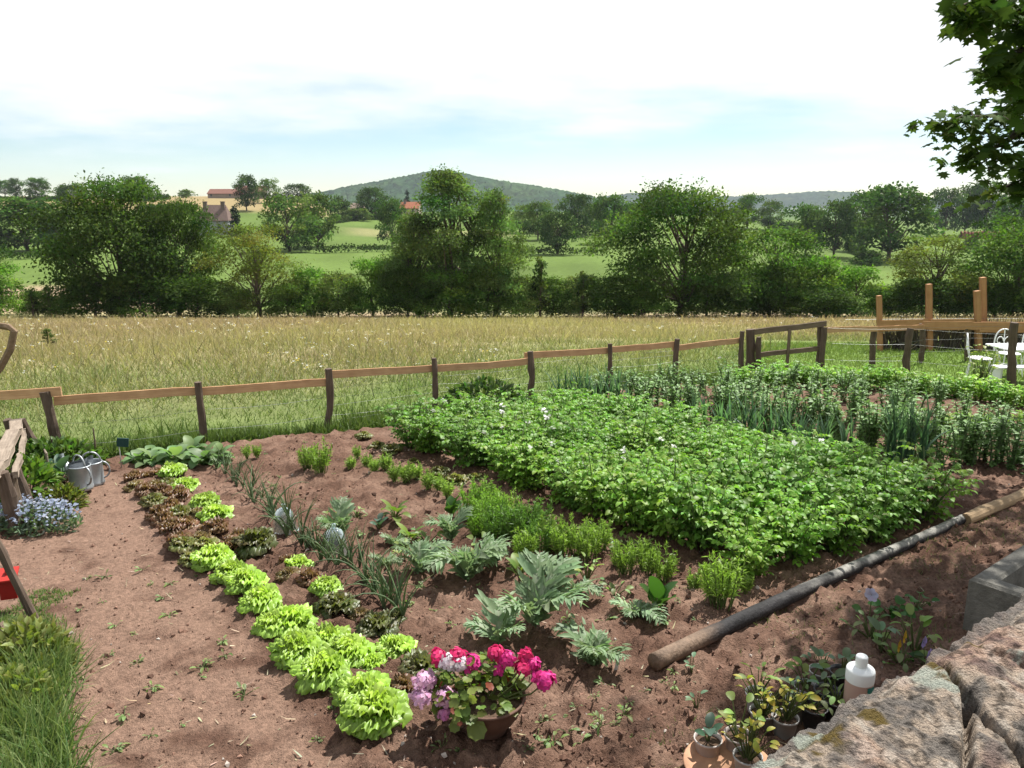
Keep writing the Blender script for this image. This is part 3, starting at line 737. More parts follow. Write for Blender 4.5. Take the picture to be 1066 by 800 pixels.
M_wall = col_mat('house_wall', .9, .1, .8, .12)
M_roof = col_mat('roof_tile', .9, .1, 2.5, .22)
M_win = col_mat('window_dark', .3, .5, 0, fixed=(.03, .035, .04))
def house(label, u, v, Y, w, d, hw, hr, rz, wall, roof, chim=2, wins=2, hip=0.0, name='house', cat='house'):
    q = at(u, v, Y); zb = z(q[0], Y) - .6
    root = thing(name, label, cat, (q[0], Y, zb), rz)
    hw = hw + .6
    g = G(); box(g, (-w / 2, -d / 2, 0), (w / 2, d / 2, hw), wall)
    for sx in ((-1, 1) if not hip else ()): g.add([(sx * w / 2, -d / 2, hw), (sx * w / 2, d / 2, hw), (sx * w / 2, 0, hw + hr)], None, [[0, 1, 2]], wall)
    link('wall', g.mesh('wall', M_wall, False), root)
    g = G(); ov = .35
    for sy in (-1, 1):
        a = np.array([[-w / 2 - ov, sy * (d / 2 + ov), hw - .2], [w / 2 + ov, sy * (d / 2 + ov), hw - .2], [w / 2 + ov - hip, 0, hw + hr + .05], [-w / 2 - ov + hip, 0, hw + hr + .05]])
        b = a + np.array([0, 0, .22])
        g.add(np.concatenate([a, b]), [[0, 1, 2, 3], [4, 5, 6, 7], [0, 1, 5, 4], [1, 2, 6, 5], [3, 0, 4, 7]], None, roof)
    if hip:
        for sx in (-1, 1): g.add([(sx * (w / 2 + ov), -d / 2 - ov, hw), (sx * (w / 2 + ov), d / 2 + ov, hw), (sx * (w / 2 + ov - hip), 0, hw + hr + .2)], None, [[0, 1, 2]], roof)
    rf = link('roof', g.mesh('roof', M_roof, False), root)
    for k in range(chim):
        g = G(); x = (-w * .30, w * .30, 0)[k]
        box(g, (x - .55, -d * .12 - .4, hw + hr * .35), (x + .55, -d * .12 + .4, hw + hr + 1.1), (.20, .15, .13)); box(g, (x - .65, -d * .12 - .5, hw + hr + 1.1), (x + .65, -d * .12 + .5, hw + hr + 1.3), (.22, .17, .15))
        link('chimney', g.mesh('chimney', M_wall, False), rf)
    for k in range(wins):
        x = (k - (wins - 1) / 2) * w * .42
        g = G(); box(g, (x - .45, -d / 2 - .06, hw * .5), (x + .45, -d / 2 + .02, hw * .5 + 1.4), (.03, .035, .04)); wd = link('window', g.mesh('window', M_win, False), root)
        g = G(); box(g, (x - .6, -d / 2 - .14, hw * .5 - .15), (x + .6, -d / 2 + .01, hw * .5 - .003), (.4, .37, .33)); link('sill', g.mesh('sill', M_wall, False), wd)
    return root
house('pale grey rendered house with steep brown roof and two chimneys among the trees', 226, 245, 250, 8.8, 7, 4.0, 4.4, R(4), (.34, .35, .38), (.21, .145, .125), hip=1.5)
house('long low farm with dull red roof on the wheat skyline', 243, 208, 432, 24, 8, 2.2, 2.2, R(-4), (.34, .27, .22), (.26, .13, .10), 0, 3, 0, 'farmhouse', 'farm')
house('higher red roof at the end of the skyline farm, behind the dark tree', 262, 207, 440, 15, 8, 3.4, 2.8, R(6), (.34, .27, .22), (.25, .125, .10), 1, 2, 0, 'farmhouse', 'farm')
house('low beige barn roof below the dark dense tree', 373, 222, 395, 6.5, 6, 1.4, 2.2, R(5), (.27, .24, .19), (.27, .21, .16), 0, 1, 0, 'barn', 'barn')
house('small house with bright orange-red tiled roof peeping out beside the ash crowns', 428, 222, 395, 9, 7, 2.8, 2.8, R(-8), (.5, .42, .34), (.42, .17, .10), 1, 2)
def bank():
    a, b = P(1000, 249), P(1042, 249); g = G(); n = 60
    t = np.linspace(0, 1, n); r = np.random.default_rng(4)
    V = []
    for row, (hh, off) in enumerate([(-.5, -1.2), (1.2, -.8), (2.6, -.2), (2.9, .5), (-.5, 2.5)]):
        p = a + (b - a) * t[:, None]; p = p - a; p[:, 1] += off + r.normal(size=n) * .25; p[:, 2] += hh * (.75 + .4 * r.random(n)); V.append(p)
    i = np.arange(4)[:, None] * n + np.arange(n - 1)[None]
    c = np.array([.22, .085, .06]) * (1 + .3 * r.normal(size=(5 * n, 1)))
    g.add(np.concatenate(V), np.stack([i, i + 1, i + n + 1, i + n], -1).reshape(-1, 4), None, c)
    tag(link('earth_bank', g.mesh('earth_bank', M_wall), None, a), 'bare red earth bank cut into the pasture under three dark trees', 'bank')
bank()

# ------------------------------------------------------------------ fences, gate, old rails
def wood_mat(name, c1, c2, rough=.85, ring=1.0):
    m, N, L = new_mat(name)
    out = N.new('ShaderNodeOutputMaterial'); pb = N.new('ShaderNodeBsdfPrincipled')
    pb.inputs['Roughness'].default_value = rough; pb.inputs['Specular IOR Level'].default_value = .2
    tc = N.new('ShaderNodeTexCoord'); mp = N.new('ShaderNodeMapping'); mp.inputs['Scale'].default_value = (28, 28, 1.4)
    L.new(tc.outputs['Object'], mp.inputs[0])
    n1 = N.new('ShaderNodeTexNoise'); n1.inputs['Scale'].default_value = 1.6; n1.inputs['Detail'].default_value = 6; n1.inputs['Roughness'].default_value = .7
    L.new(mp.outputs[0], n1.inputs['Vector'])
    n2 = N.new('ShaderNodeTexNoise'); n2.inputs['Scale'].default_value = 4; n2.inputs['Detail'].default_value = 4
    L.new(tc.outputs['Object'], n2.inputs['Vector'])
    cr = N.new('ShaderNodeValToRGB'); cr.color_ramp.elements[0].position = .33; cr.color_ramp.elements[1].position = .68
    cr.color_ramp.elements[0].color = (*c1, 1); cr.color_ramp.elements[1].color = (*c2, 1)
    mx = N.new('ShaderNodeMath'); mx.operation = 'MULTIPLY_ADD'; mx.inputs[1].default_value = .55
    ml = N.new('ShaderNodeMath'); ml.operation = 'MULTIPLY'; ml.inputs[1].default_value = .45
    L.new(n2.outputs[0], ml.inputs[0]); L.new(n1.outputs[0], mx.inputs[0]); L.new(ml.outputs[0], mx.inputs[2])
    L.new(mx.outputs[0], cr.inputs[0]); L.new(cr.outputs[0], pb.inputs['Base Color'])
    bp = N.new('ShaderNodeBump'); bp.inputs['Strength'].default_value = .6; bp.inputs['Distance'].default_value = .012
    L.new(n1.outputs[0], bp.inputs['Height']); L.new(bp.outputs[0], pb.inputs['Normal'])
    L.new(pb.outputs[0], out.inputs[0])
    return m
M_post = wood_mat('weathered_post', (.045, .032, .024), (.15, .108, .08))
M_rail = wood_mat('orange_sawn_rail', (.32, .175, .088), (.60, .39, .22))
M_new = wood_mat('fresh_orange_timber', (.30, .15, .07), (.44, .25, .125))
M_old = wood_mat('silver_old_rail', (.12, .09, .068), (.33, .27, .21))
M_gate = wood_mat('grey_brown_gate', (.085, .06, .044), (.22, .165, .115))
M_wire = col_mat('galvanised_wire', .45, .5, metal=.6, fixed=(.22, .23, .22))

def along(p0, p1):
    d = Vector(p1) - Vector(p0)
    return d.to_track_quat('Z', 'X').to_euler(), d.length
def board(name, p0, p1, w, t, mat, parent=None, seed=0, up=(0, 0, 1), root=(0, 0, 0), wob=.006):
    """a sawn board from p0 to p1: w high, t thick; its own mesh with the grain along it"""
    p0, p1 = np.asarray(p0, float), np.asarray(p1, float)
    d = nz(p1 - p0); Lm = np.linalg.norm(p1 - p0); s = nz(np.cross(d, up)); u = np.cross(s, d)
    g = G(); n = max(3, int(Lm / .25)); r = np.random.default_rng(seed + 5)
    zz = np.linspace(0, Lm, n + 1); bx = np.cumsum(r.normal(size=n + 1)) * wob * .5; by = np.cumsum(r.normal(size=n + 1)) * wob
    bx -= np.linspace(bx[0], bx[-1], n + 1); by -= np.linspace(by[0], by[-1], n + 1)
    cx = [(-.5, -.5), (.5, -.5), (.5, .5), (-.5, .5)]; b = min(w, t) * .08
    prof = []
    for sx, sy in cx: prof += [(sx * t - np.sign(sx) * b * (sx * sy > 0), sy * w - np.sign(sy) * b * (sx * sy < 0)), (sx * t - np.sign(sx) * b * (sx * sy < 0), sy * w - np.sign(sy) * b * (sx * sy > 0))]
    prof = np.array(prof); k = 8
    V = np.stack([prof[None, :, 0] + bx[:, None], prof[None, :, 1] + by[:, None] + (r.random((n + 1, 1)) - .5) * wob, np.repeat(zz[:, None], k, 1)], -1).reshape(-1, 3)
    i = np.arange(n)[:, None] * k; j = np.arange(k)[None]; j2 = (j + 1) % k
    g.add(V, np.stack([i + j, i + j2, i + k + j2, i + k + j], -1).reshape(-1, 4))
    e = n * k
    for o_, fl in ((0, True), (e, False)):
        idx = [o_ + a for a in range(k)]; idx = idx[::-1] if fl else idx
        g.add(V[idx], [[0, 1, 2, 3], [0, 3, 4, 7], [4, 5, 6, 7]])
    o = link(name, g.mesh(name, mat, False), parent)
    M = Matrix(((s[0], u[0], d[0], p0[0] - root[0]), (s[1], u[1], d[1], p0[1] - root[1]), (s[2], u[2], d[2], p0[2] - root[2]), (0, 0, 0, 1)))
    o.matrix_local = M
    return o
def post(name, foot, top, r0, r1, mat, parent=None, seed=0, root=(0, 0, 0), crook=.02, ns=9):
    """a round, slightly crooked post"""
    foot, top = np.asarray(foot, float), np.asarray(top, float); Lm = np.linalg.norm(top - foot)
    rr = np.random.default_rng(seed + 77); n = 9
    t = np.linspace(0, 1, n); off = np.stack([np.sin(t * 3 + rr.random() * 6), np.cos(t * 4 + rr.random() * 6)], 1) * crook + rr.normal(size=(n, 2)) * crook * .2
    off -= off[:1]; off -= t[:, None] * off[-1:]
    pts = np.stack([off[:, 0], off[:, 1], t * Lm], 1)
    g = G(); tube(g, pts, (r0 + (r1 - r0) * t) * (1 + .07 * rr.normal(size=n)), ns, wob=.22, seed=seed)
    o = link(name, g.mesh(name, mat, False), parent)
    d = nz(top - foot); q = Vector(d).to_track_quat('Z', 'Y')
    M = q.to_matrix().to_4x4(); M.translation = Vector(foot - np.asarray(root))
    o.matrix_local = M
    return o
def wire(name, pts, rad, parent, root, mat=None, sag=.0):
    g = G()
    for a, b in zip(pts[:-1], pts[1:]):
        t = np.linspace(0, 1, 7)[:, None]; p = np.asarray(a) + (np.asarray(b) - np.asarray(a)) * t
        p[:, 2] -= sag * np.sin(np.pi * t[:, 0]); tube(g, p - np.asarray(root), rad, 4, cap=False)
    return link(name, g.mesh(name, mat or M_wire), parent)

def foot_top(ub, ut, vt, Y, h=None):
    """a post's foot on the ground and its top seen at (ut, vt), at forward distance Y"""
    tp = at(ut, vt, Y); fx = at(ub, 400, Y)[0]
    f = np.array([fx, Y, z(fx, Y) - .25])
    return f, tp
# the long fence behind the beds: top pixel, foot column and distance of each post
def build_long_fence():
    root = P(340, 455)
    f = thing('wooden_fence', 'long low fence of dark round posts and orange sawn rails between garden beds and meadow', 'fence', root)
    posts = [(52, 47, 408, 8.15, .052), (207, 206, 398, 8.95, .040), (336, 342, 384, 9.75, .045), (452, 452, 373, 10.75, .036), (549, 552, 366, 11.5, .044), (635, 635, 358, 12.4, .036), (703, 705, 353, 13.1, .042), (770, 773, 345, 14.0, .042)]
    tops = []
    for k, (ub, ut, vt, Y, r) in enumerate(posts):
        ft, tp = foot_top(ub, ut, vt, Y); tops.append(tp)
        post('post', ft, tp, r * 1.12, r, M_post, f, k, root, .025 if k in (2, 4) else .012)
    back = np.array([0, .055, 0])
    rails = [((-60, 415, 8.0), (61, 409, 8.12)), ((51, 420, 8.15), (206, 409, 8.95)), ((204, 409, 8.95), (342, 399, 9.75)), ((337, 392, 9.75), (453, 385, 10.75)), ((451, 385, 10.75), (556, 376, 11.5)), ((546, 372, 11.5), (637, 366, 12.4)), ((634, 365, 12.4), (706, 359, 13.1)), ((701, 364, 13.1), (775, 355, 14.0))]
    for k, (a, b) in enumerate(rails):
        off = back + np.array([0, .035 * (k % 2), 0])
        board('rail', at(*a) + off, at(*b) + off, .098, .028, M_rail, f, k, root=root)
    for h in (.18, .42):
        pts = []
        for (ub, ut, vt, Y, r) in posts:
            x = at((ub + ut) / 2, 400, Y)[0]; pts.append(np.array([x, Y + .045, z(x, Y) + h]))
        wire('wire', pts, .0016, f, root, sag=.03)
    # fine field netting low on the fence
    g = G()
    for (a, b) in zip(posts[2:6], posts[3:7]):
        xa, xb = at(a[0], 400, a[3])[0], at(b[0], 400, b[3])[0]
        n = 12
        for k in range(n + 1):
            t = k / n; x = xa + (xb - xa) * t; y = a[3] + (b[3] - a[3]) * t + .05
            tube(g, np.array([[x, y, z(x, y) + .02], [x, y, z(x, y) + .60]]) - root, .0012, 3, cap=False)
        for h in (.1, .3, .52, .6):
            tube(g, np.array([[xa, a[3] + .05, z(xa, a[3]) + h], [xb, b[3] + .05, z(xb, b[3]) + h]]) - root, .0014, 3, cap=False)
    link('wire_mesh', g.mesh('wire_mesh', M_wire), f)
build_long_fence()

def build_gate():
    Y = 14.1
    root = P(818, 392)
    t = thing('garden_gate', 'rough two-bar wooden gate hung between stout posts at the end of the long fence', 'gate', root)
    f, tp = foot_top(780, 781, 343, Y); post('post', f, tp, .085, .075, M_post, t, 31, root, .01)
    f, tp = foot_top(788, 790, 351, Y - .12); post('post', f, tp, .055, .045, M_post, t, 32, root, .02)
    f, tp = foot_top(851, 854, 338, Y + .3); post('post', f, tp, .06, .05, M_post, t, 33, root, .02)
    f, tp = foot_top(857, 858, 341, Y + .15); post('post', f, tp, .055, .05, M_post, t, 34, root, .03)
    board('top_bar', at(783, 346, Y - .02), at(860, 337, Y + .2), .10, .05, M_gate, t, 35, root=root)
    board('lower_bar', at(788, 370, Y - .02), at(853, 363, Y + .2), .085, .05, M_gate, t, 36, root=root)
    board('upright', at(819, 391, Y + .05), at(822, 343, Y + .05), .05, .035, M_gate, t, 37, up=(1, 0, 0), root=root)
build_gate()

def build_right_fence():
    root = P(1007, 378)
    f = thing('wooden_fence', 'fence with orange rails closing off the far side of the lawn by the white table', 'fence', root)
    ps = [(905, 910, 341, 14.9), (955, 960, 337, 16.2), (1005, 1009, 335, 16.6), (1050, 1050, 336, 16.9), (1100, 1101, 336, 17.2)]
    for k, (ub, ut, vt, Y) in enumerate(ps):
        a, b = foot_top(ub, ut, vt, Y); post('post', a, b, .062, .055, M_post, f, 41 + k, root, .02)
    rl = [((859, 343, 14.4), (912, 342, 14.9)), ((908, 342, 14.9), (960, 340, 16.2)), ((958, 338, 16.2), (1010, 338, 16.6)), ((1007, 339, 16.6), (1052, 339, 16.9)), ((1049, 339, 16.9), (1105, 339, 17.2))]
    for k, (a, b) in enumerate(rl):
        o_ = np.array([0, -.075, 0]); board('rail', at(*a) + o_, at(*b) + o_, .10 if k < 2 else .16, .03, M_new if k else M_rail, f, 45 + k, root=root)
    for h in (.25, .5, .75):
        wire('wire', [np.array([at(ub, 400, Y)[0], Y - .07, z(at(ub, 400, Y)[0], Y) + h]) for ub, ut, vt, Y in ps], .0018, f, root, sag=.015)
    root = P(945, 394)
    f = thing('wire_fence', 'wire fence on two grey leaning posts in front of the lawn, beside the bean row', 'fence', root)
    ps = [(858, 858, 350, 14.2), (941, 948, 342, 14.0), (1058, 1056, 336, 12.9), (1180, 1180, 330, 12.2)]
    for k, (ub, ut, vt, Y) in enumerate(ps[1:]):
        a, b = foot_top(ub, ut, vt, Y); post('post', a, b, .068, .058, M_post, f, 51 + k, root, .03)
    for h in (.3, .6, .88):
        wire('wire', [np.array([at((ub + ut) / 2, 400, Y)[0], Y + .07, z(at(ub, 400, Y)[0], Y) + h]) for ub, ut, vt, Y in ps], .0018, f, root, sag=.015)
build_right_fence()

def build_timber_frame():
    Y = 19.0
    root = at(965, 340, Y); root[2] = z(root[0], Y)
    t = thing('timber_frame', 'unfinished enclosure of tall fresh orange posts with boards, before the hedge', 'enclosure', root)
    for k, (ub, ut, vt, w, dy) in enumerate([(914, 915, 308, .11, 0), (965, 967, 296, .125, .1), (1016, 1017, 303, .13, 0), (1021, 1023, 289, .13, .35), (1110, 1112, 300, .12, .1)]):
        a, b = foot_top(ub, ut, vt, Y + dy); o = board('post', a, b, w, w, M_new, t, 61 + k, up=(0, 1, 0), root=root)
    for k, (a, b) in enumerate([((913, 339), (968, 337)), ((966, 338), (1020, 338)), ((1018, 340), (1112, 339))]):
        o_ = np.array([0, -.085, 0]); board('board', at(*a, Y) + o_, at(*b, Y + .08) + o_, .26, .03, M_new, t, 66 + k, root=root)
    # brushwood screen under the boards
    g = G(); r = np.random.default_rng(8); a, b = at(920, 350, Y + .25), at(1130, 350, Y + .25)
    n = 900; k = r.random(n); p = a + (b - a) * k[:, None]; p[:, 2] = Z(p[:, 0], p[:, 1]) - .05; p[:, 1] += r.normal(size=n) * .05
    d = nz(np.stack([r.normal(size=n) * .22, r.normal(size=n) * .08, np.ones(n)], 1))
    blades(g, p - root, d, (0, -1, 0), .62 + .35 * r.random(n), .024, 2, r.normal(size=n) * .15, 0, 'strap', jcol((.10, .085, .07), n, .3, .06, r), mid=False)
    link('brushwood_screen', g.mesh('brushwood_screen', M_plain), t)
    pts = [at(880, 333, Y + .3), at(1000, 332, Y + .3), at(1130, 332, Y + .3)]
    wire('wire', pts, .004, t, root)
build_timber_frame()

# the old fence at the garden's near corner
def build_old_fence():
    root = P(12, 566)
    f = thing('old_fence', 'old fence end with silvery worm-eaten top rail sloping away on dark leaning posts', 'fence', root)
    far, near = at(17, 439, 8.1), at(4, 492, 5.85)
    board('rail', near + np.array([-.02, -.12, .02]), far, .07, .115, M_old, f, 71, root=root, wob=.02)
    board('rail', at(15, 488, 5.9) + np.array([0, 0, -.05]), at(24, 443, 8.15) + np.array([0, 0, -.05]), .05, .045, M_old, f, 72, root=root, wob=.02)
    for k, (ub, ut, vt, Y, r) in enumerate([(3, 2, 492, 5.85, .06), (12, 10, 494, 5.95, .05), (21, 15, 486, 6.3, .045), (10, 7, 437, 8.2, .05), (38, 22, 437, 8.1, .05), (31, 20, 440, 8.25, .04)]):
        a, b = foot_top(ub, ut, vt, Y); post('post', a, b, r, r * .9, M_post if k != 1 else M_gate, f, 74 + k, root, .02)
    p = at(62, 462, 7.6); q = np.array([at(52, 520, 7.0)[0], 7.0, z(-3.6, 7.0)])
build_old_fence()
def stick(label, pts, rad, col, name='stick', cat='stick', taper=.5):
    root = np.array(pts[0], float); g = G()
    tube(g, np.array(pts) - root, np.linspace(rad, rad * taper, len(pts)), 6, col, wob=.3, seed=int(pts[0][0] * 100) & 255)
    tag(link(name, g.mesh(name, M_stick, False), None, root), label, cat)
M_stick = col_mat('stick_wood', .85, .15, 30, .25, .4, 60)
stick('crooked bent branch arching in over the old fence', [at(-60, 470, 6.6) + np.array([0, 0, -.75]), at(-40, 430, 6.6), at(0, 384, 6.6), at(11, 364, 6.6), at(15, 345, 6.6), at(9, 341, 6.6), at(-2, 339, 6.6), at(-30, 336, 6.6)], .034, (.26, .18, .115), 'bent_branch', 'branch', .8)
a = P(55, 519); stick('thin leaning bean stick by the dark corner post', [a, at(48, 472, a[1]), at(46, 468, a[1] + .02)], .016, (.33, .27, .21))
a = P(100, 488); stick('short upright stick behind the watering cans', [a, at(99, 462, a[1]), at(97, 446, a[1])], .013, (.20, .15, .11))
a = P(615, 205) if False else None

# ------------------------------------------------------------------ garden objects
M_zinc = col_mat('zinc_sheet', .42, .5, 7, .16, .12, 9, metal=.55)
def can_mesh():
    zc = (.50, .54, .57)
    g = G(); lathe(g, [(.0, .0), (.115, .0), (.12, .012), (.122, .03), (.117, .04), (.112, .25), (.118, .262), (.112, .270), (.106, .262), (.105, .06), (0, .05)], 28, zc)
    tube(g, [(0, 0, .262), (0, .001, .27)], [.10, .10], 20, zc) if False else None
    body = g.mesh('body', M_zinc)
    g = G(); th = np.linspace(-.5 * np.pi, .5 * np.pi, 14)       # half lid over the front
    rim = np.stack([np.cos(th) * .112, np.sin(th) * .112, np.full(14, .268)], 1); ins = rim * np.array([.35, 1, 1]) + np.array([0, 0, .045]); 
    g.add(np.concatenate([rim, ins]), [[i, i + 1, i + 15, i + 14] for i in range(13)], None, zc); lid = g.mesh('half_lid', M_zinc)
    g = G(); tube(g, [(.085, 0, .05), (.15, 0, .10), (.215, 0, .20), (.275, 0, .315)], [.048, .036, .026, .019], 14, zc); tube(g, [(.275, 0, .315), (.292, 0, .345)], [.019, .030], 14, zc, cap=False); spout = g.mesh('spout', M_zinc)
    g = G(); t = np.linspace(0, 1, 14); a_ = np.pi * (.02 + .98 * t)
    tube(g, np.stack([.10 * np.cos(a_) * 1.0, np.zeros(14), .265 + .115 * np.sin(a_)], 1), .010, 8, (.40, .42, .44)); top = g.mesh('top_handle', M_zinc)
    g = G(); a_ = np.linspace(-.5, .5, 12) * np.pi
    tube(g, np.stack([-.108 - .075 * np.cos(a_), np.zeros(12), .165 + .095 * np.sin(a_)], 1), .010, 8, (.40, .42, .44)); bk = g.mesh('back_handle', M_zinc)
    return [('body', body), ('half_lid', lid), ('spout', spout), ('top_handle', top), ('back_handle', bk)]
CAN = can_mesh()
place('watering_can', 'grey zinc watering can whose spout points at the old fence, standing in front', 'watering can', CAN, S(86, 516), R(152), .86, 'zinc watering cans')
place('watering_can', 'grey zinc watering can at the back, round handle facing the lettuces', 'watering can', CAN, S(98, 508), R(195), .84, 'zinc watering cans')

def build_marker():
    p = S(127, 492); g = G(); tube(g, [(0, 0, 0), (0, 0, .24)], .005, 6, (.5, .5, .46))
    t = thing('plant_marker', 'small dark green plant marker on a thin stake by the squash leaves', 'plant marker', p)
    link('stake', g.mesh('stake', M_plain), t)
    g = G(); box(g, (-.055, -.008, .22), (.055, .008, .31), (.012, .06, .055)); link('plate', g.mesh('plate', M_plain, False), t, rot=(0, R(8), R(15)))
    for u, v, lb in [(640, 706, 'white plastic plant tag stuck in bare soil beside the artichoke')]:
        p = S(u, v); g = G(); t_ = np.linspace(0, 1, 6)
        g.add(np.concatenate([np.stack([t_ * .02 - .009, t_ * 0, t_ * .10 + .01 * t_ ** 2], 1), np.stack([t_ * .02 + .011, t_ * 0, t_ * .10 + .01 * t_ ** 2], 1), np.stack([t_ * .02 + .011, t_ * 0 + .003, t_ * .10 + .01 * t_ ** 2], 1), np.stack([t_ * .02 - .009, t_ * 0 + .003, t_ * .10 + .01 * t_ ** 2], 1)]),
              [[k * 6 + i, k * 6 + i + 1, ((k + 1) % 4) * 6 + i + 1, ((k + 1) % 4) * 6 + i] for k in range(4) for i in range(5)], None, (.8, .8, .8))
        tag(link('plant_tag', g.mesh('plant_tag', M_plain), None, p, sc=.9), lb, 'plant tag')
build_marker()

def build_cloches():
    m, N, L = new_mat('cloche_glass'); out = N.new('ShaderNodeOutputMaterial')
    tr = N.new('ShaderNodeBsdfTransparent'); tr.inputs[0].default_value = (.80, .90, .88, 1)
    gl = N.new('ShaderNodeBsdfGlossy'); gl.inputs['Roughness'].default_value = .06; gl.inputs[0].default_value = (.9, 1, 1, 1)
    df = N.new('ShaderNodeBsdfDiffuse'); df.inputs[0].default_value = (.50, .60, .58, 1)
    fr = N.new('ShaderNodeLayerWeight'); fr.inputs[0].default_value = .55
    m1 = N.new('ShaderNodeMixShader'); m1.inputs[0].default_value = .22
    L.new(tr.outputs[0], m1.inputs[1]); L.new(df.outputs[0], m1.inputs[2])
    m2 = N.new('ShaderNodeMixShader'); L.new(fr.outputs['Facing'], m2.inputs[0]); L.new(m1.outputs[0], m2.inputs[1]); L.new(gl.outputs[0], m2.inputs[2])
    L.new(m2.outputs[0], out.inputs[0])
    g = G(); lathe(g, [(.155, .0), (.15, .004), (.138, .03), (.125, .09), (.115, .16), (.10, .21), (.07, .25), (.03, .268), (0, .27)], 32)
    dome = g.mesh('dome', m)
    g = G(); lathe(g, [(.012, .262), (.014, .28), (.024, .292), (.026, .305), (.018, .316), (0, .318)], 16); knob = g.mesh('knob', m)
    g = G(); lathe(g, [(.152, -.002), (.160, .0), (.160, .008), (.152, .008)], 32); rim = g.mesh('rim', m)
    place('glass_cloche', 'bell-shaped glass cloche standing clear beside the small artichoke', 'cloche', [('dome', dome), ('knob', knob), ('rim', rim)], S(349, 581, .0), 0, .74, 'glass bell cloches')
    place('glass_cloche', 'bell-shaped glass cloche half hidden behind onion leaves', 'cloche', [('dome', dome), ('knob', knob), ('rim', rim)], S(297, 560, .0), 1, .70, 'glass bell cloches')
build_cloches()

M_logb = wood_mat('charred_pole', (.018, .017, .018), (.085, .08, .075), .7)
M_logp = wood_mat('stripped_pole', (.22, .15, .085), (.36, .26, .155), .8)
M_logg = wood_mat('split_grey_face', (.25, .24, .22), (.50, .48, .44), .8)
M_log = col_mat('charred_log', .75, .25, 40, .35, .5, 60)
def build_logs():
    a, b = S(680, 710, -.05), S(1001, 550, -.04); root = a
    n = 60; s = np.linspace(0, 1, n); d = b - a; r = np.random.default_rng(91)
    pts = a + d * s[:, None] - root + np.stack([np.zeros(n), np.zeros(n), .012 * np.sin(s * 5)], 1); rad = (.045 - .007 * s) * (1 + .010 * r.normal(size=n))
    g = G(); ns = 18; tube(g, pts, rad, ns, (0, 0, 0), wob=.10, seed=91)
    c = np.zeros((n, ns, 3)); th = np.arange(ns) / ns * 2 * np.pi
    P3 = g.v[0][:n * ns].reshape(n, ns, 3); upf = (P3[..., 2] - pts[:, None, 2]) / rad[:, None]
    blk = np.array([.026, .024, .025]); brn = np.array([.28, .19, .13]); gry = np.array([.34, .325, .29])
    ss = np.repeat(s[:, None], ns, 1); nn_ = fbm(ss * 40, th[None] * 1.2 + 0 * ss, 92, 3)
    wb = sstep(.15, .08, ss + .05 * (nn_ - .5)); wg = sstep(.30, .60, ss + .3 * (nn_ - .5)) * sstep(.25, .75, upf + .6 * (nn_ - .5))
    c = blk * (1 + 1.4 * (nn_[..., None] - .4)); c = c + (gry - c) * wg[..., None] * .95; c = c + (.82 * brn * (1 + .5 * (nn_[..., None] - .5)) - c) * wb[..., None]
    g.c[0] = np.concatenate([c.reshape(-1, 3), [[.2, .14, .1]], [[.1, .09, .08]]])
    tag(link('charred_pole', g.mesh('charred_pole', M_log), None, root), 'long blackened pole lying on the soil along the end of the potato rows', 'pole')
    a2, b2 = S(1004, 552, -.04), S(1120, 500, -.04)
    tag(post('stripped_pole', a2, b2, .05, .045, M_logp, None, 93, (0, 0, 0), .012, 12), 'pale stripped pole lying end to end with the blackened pole', 'pole')
build_logs()

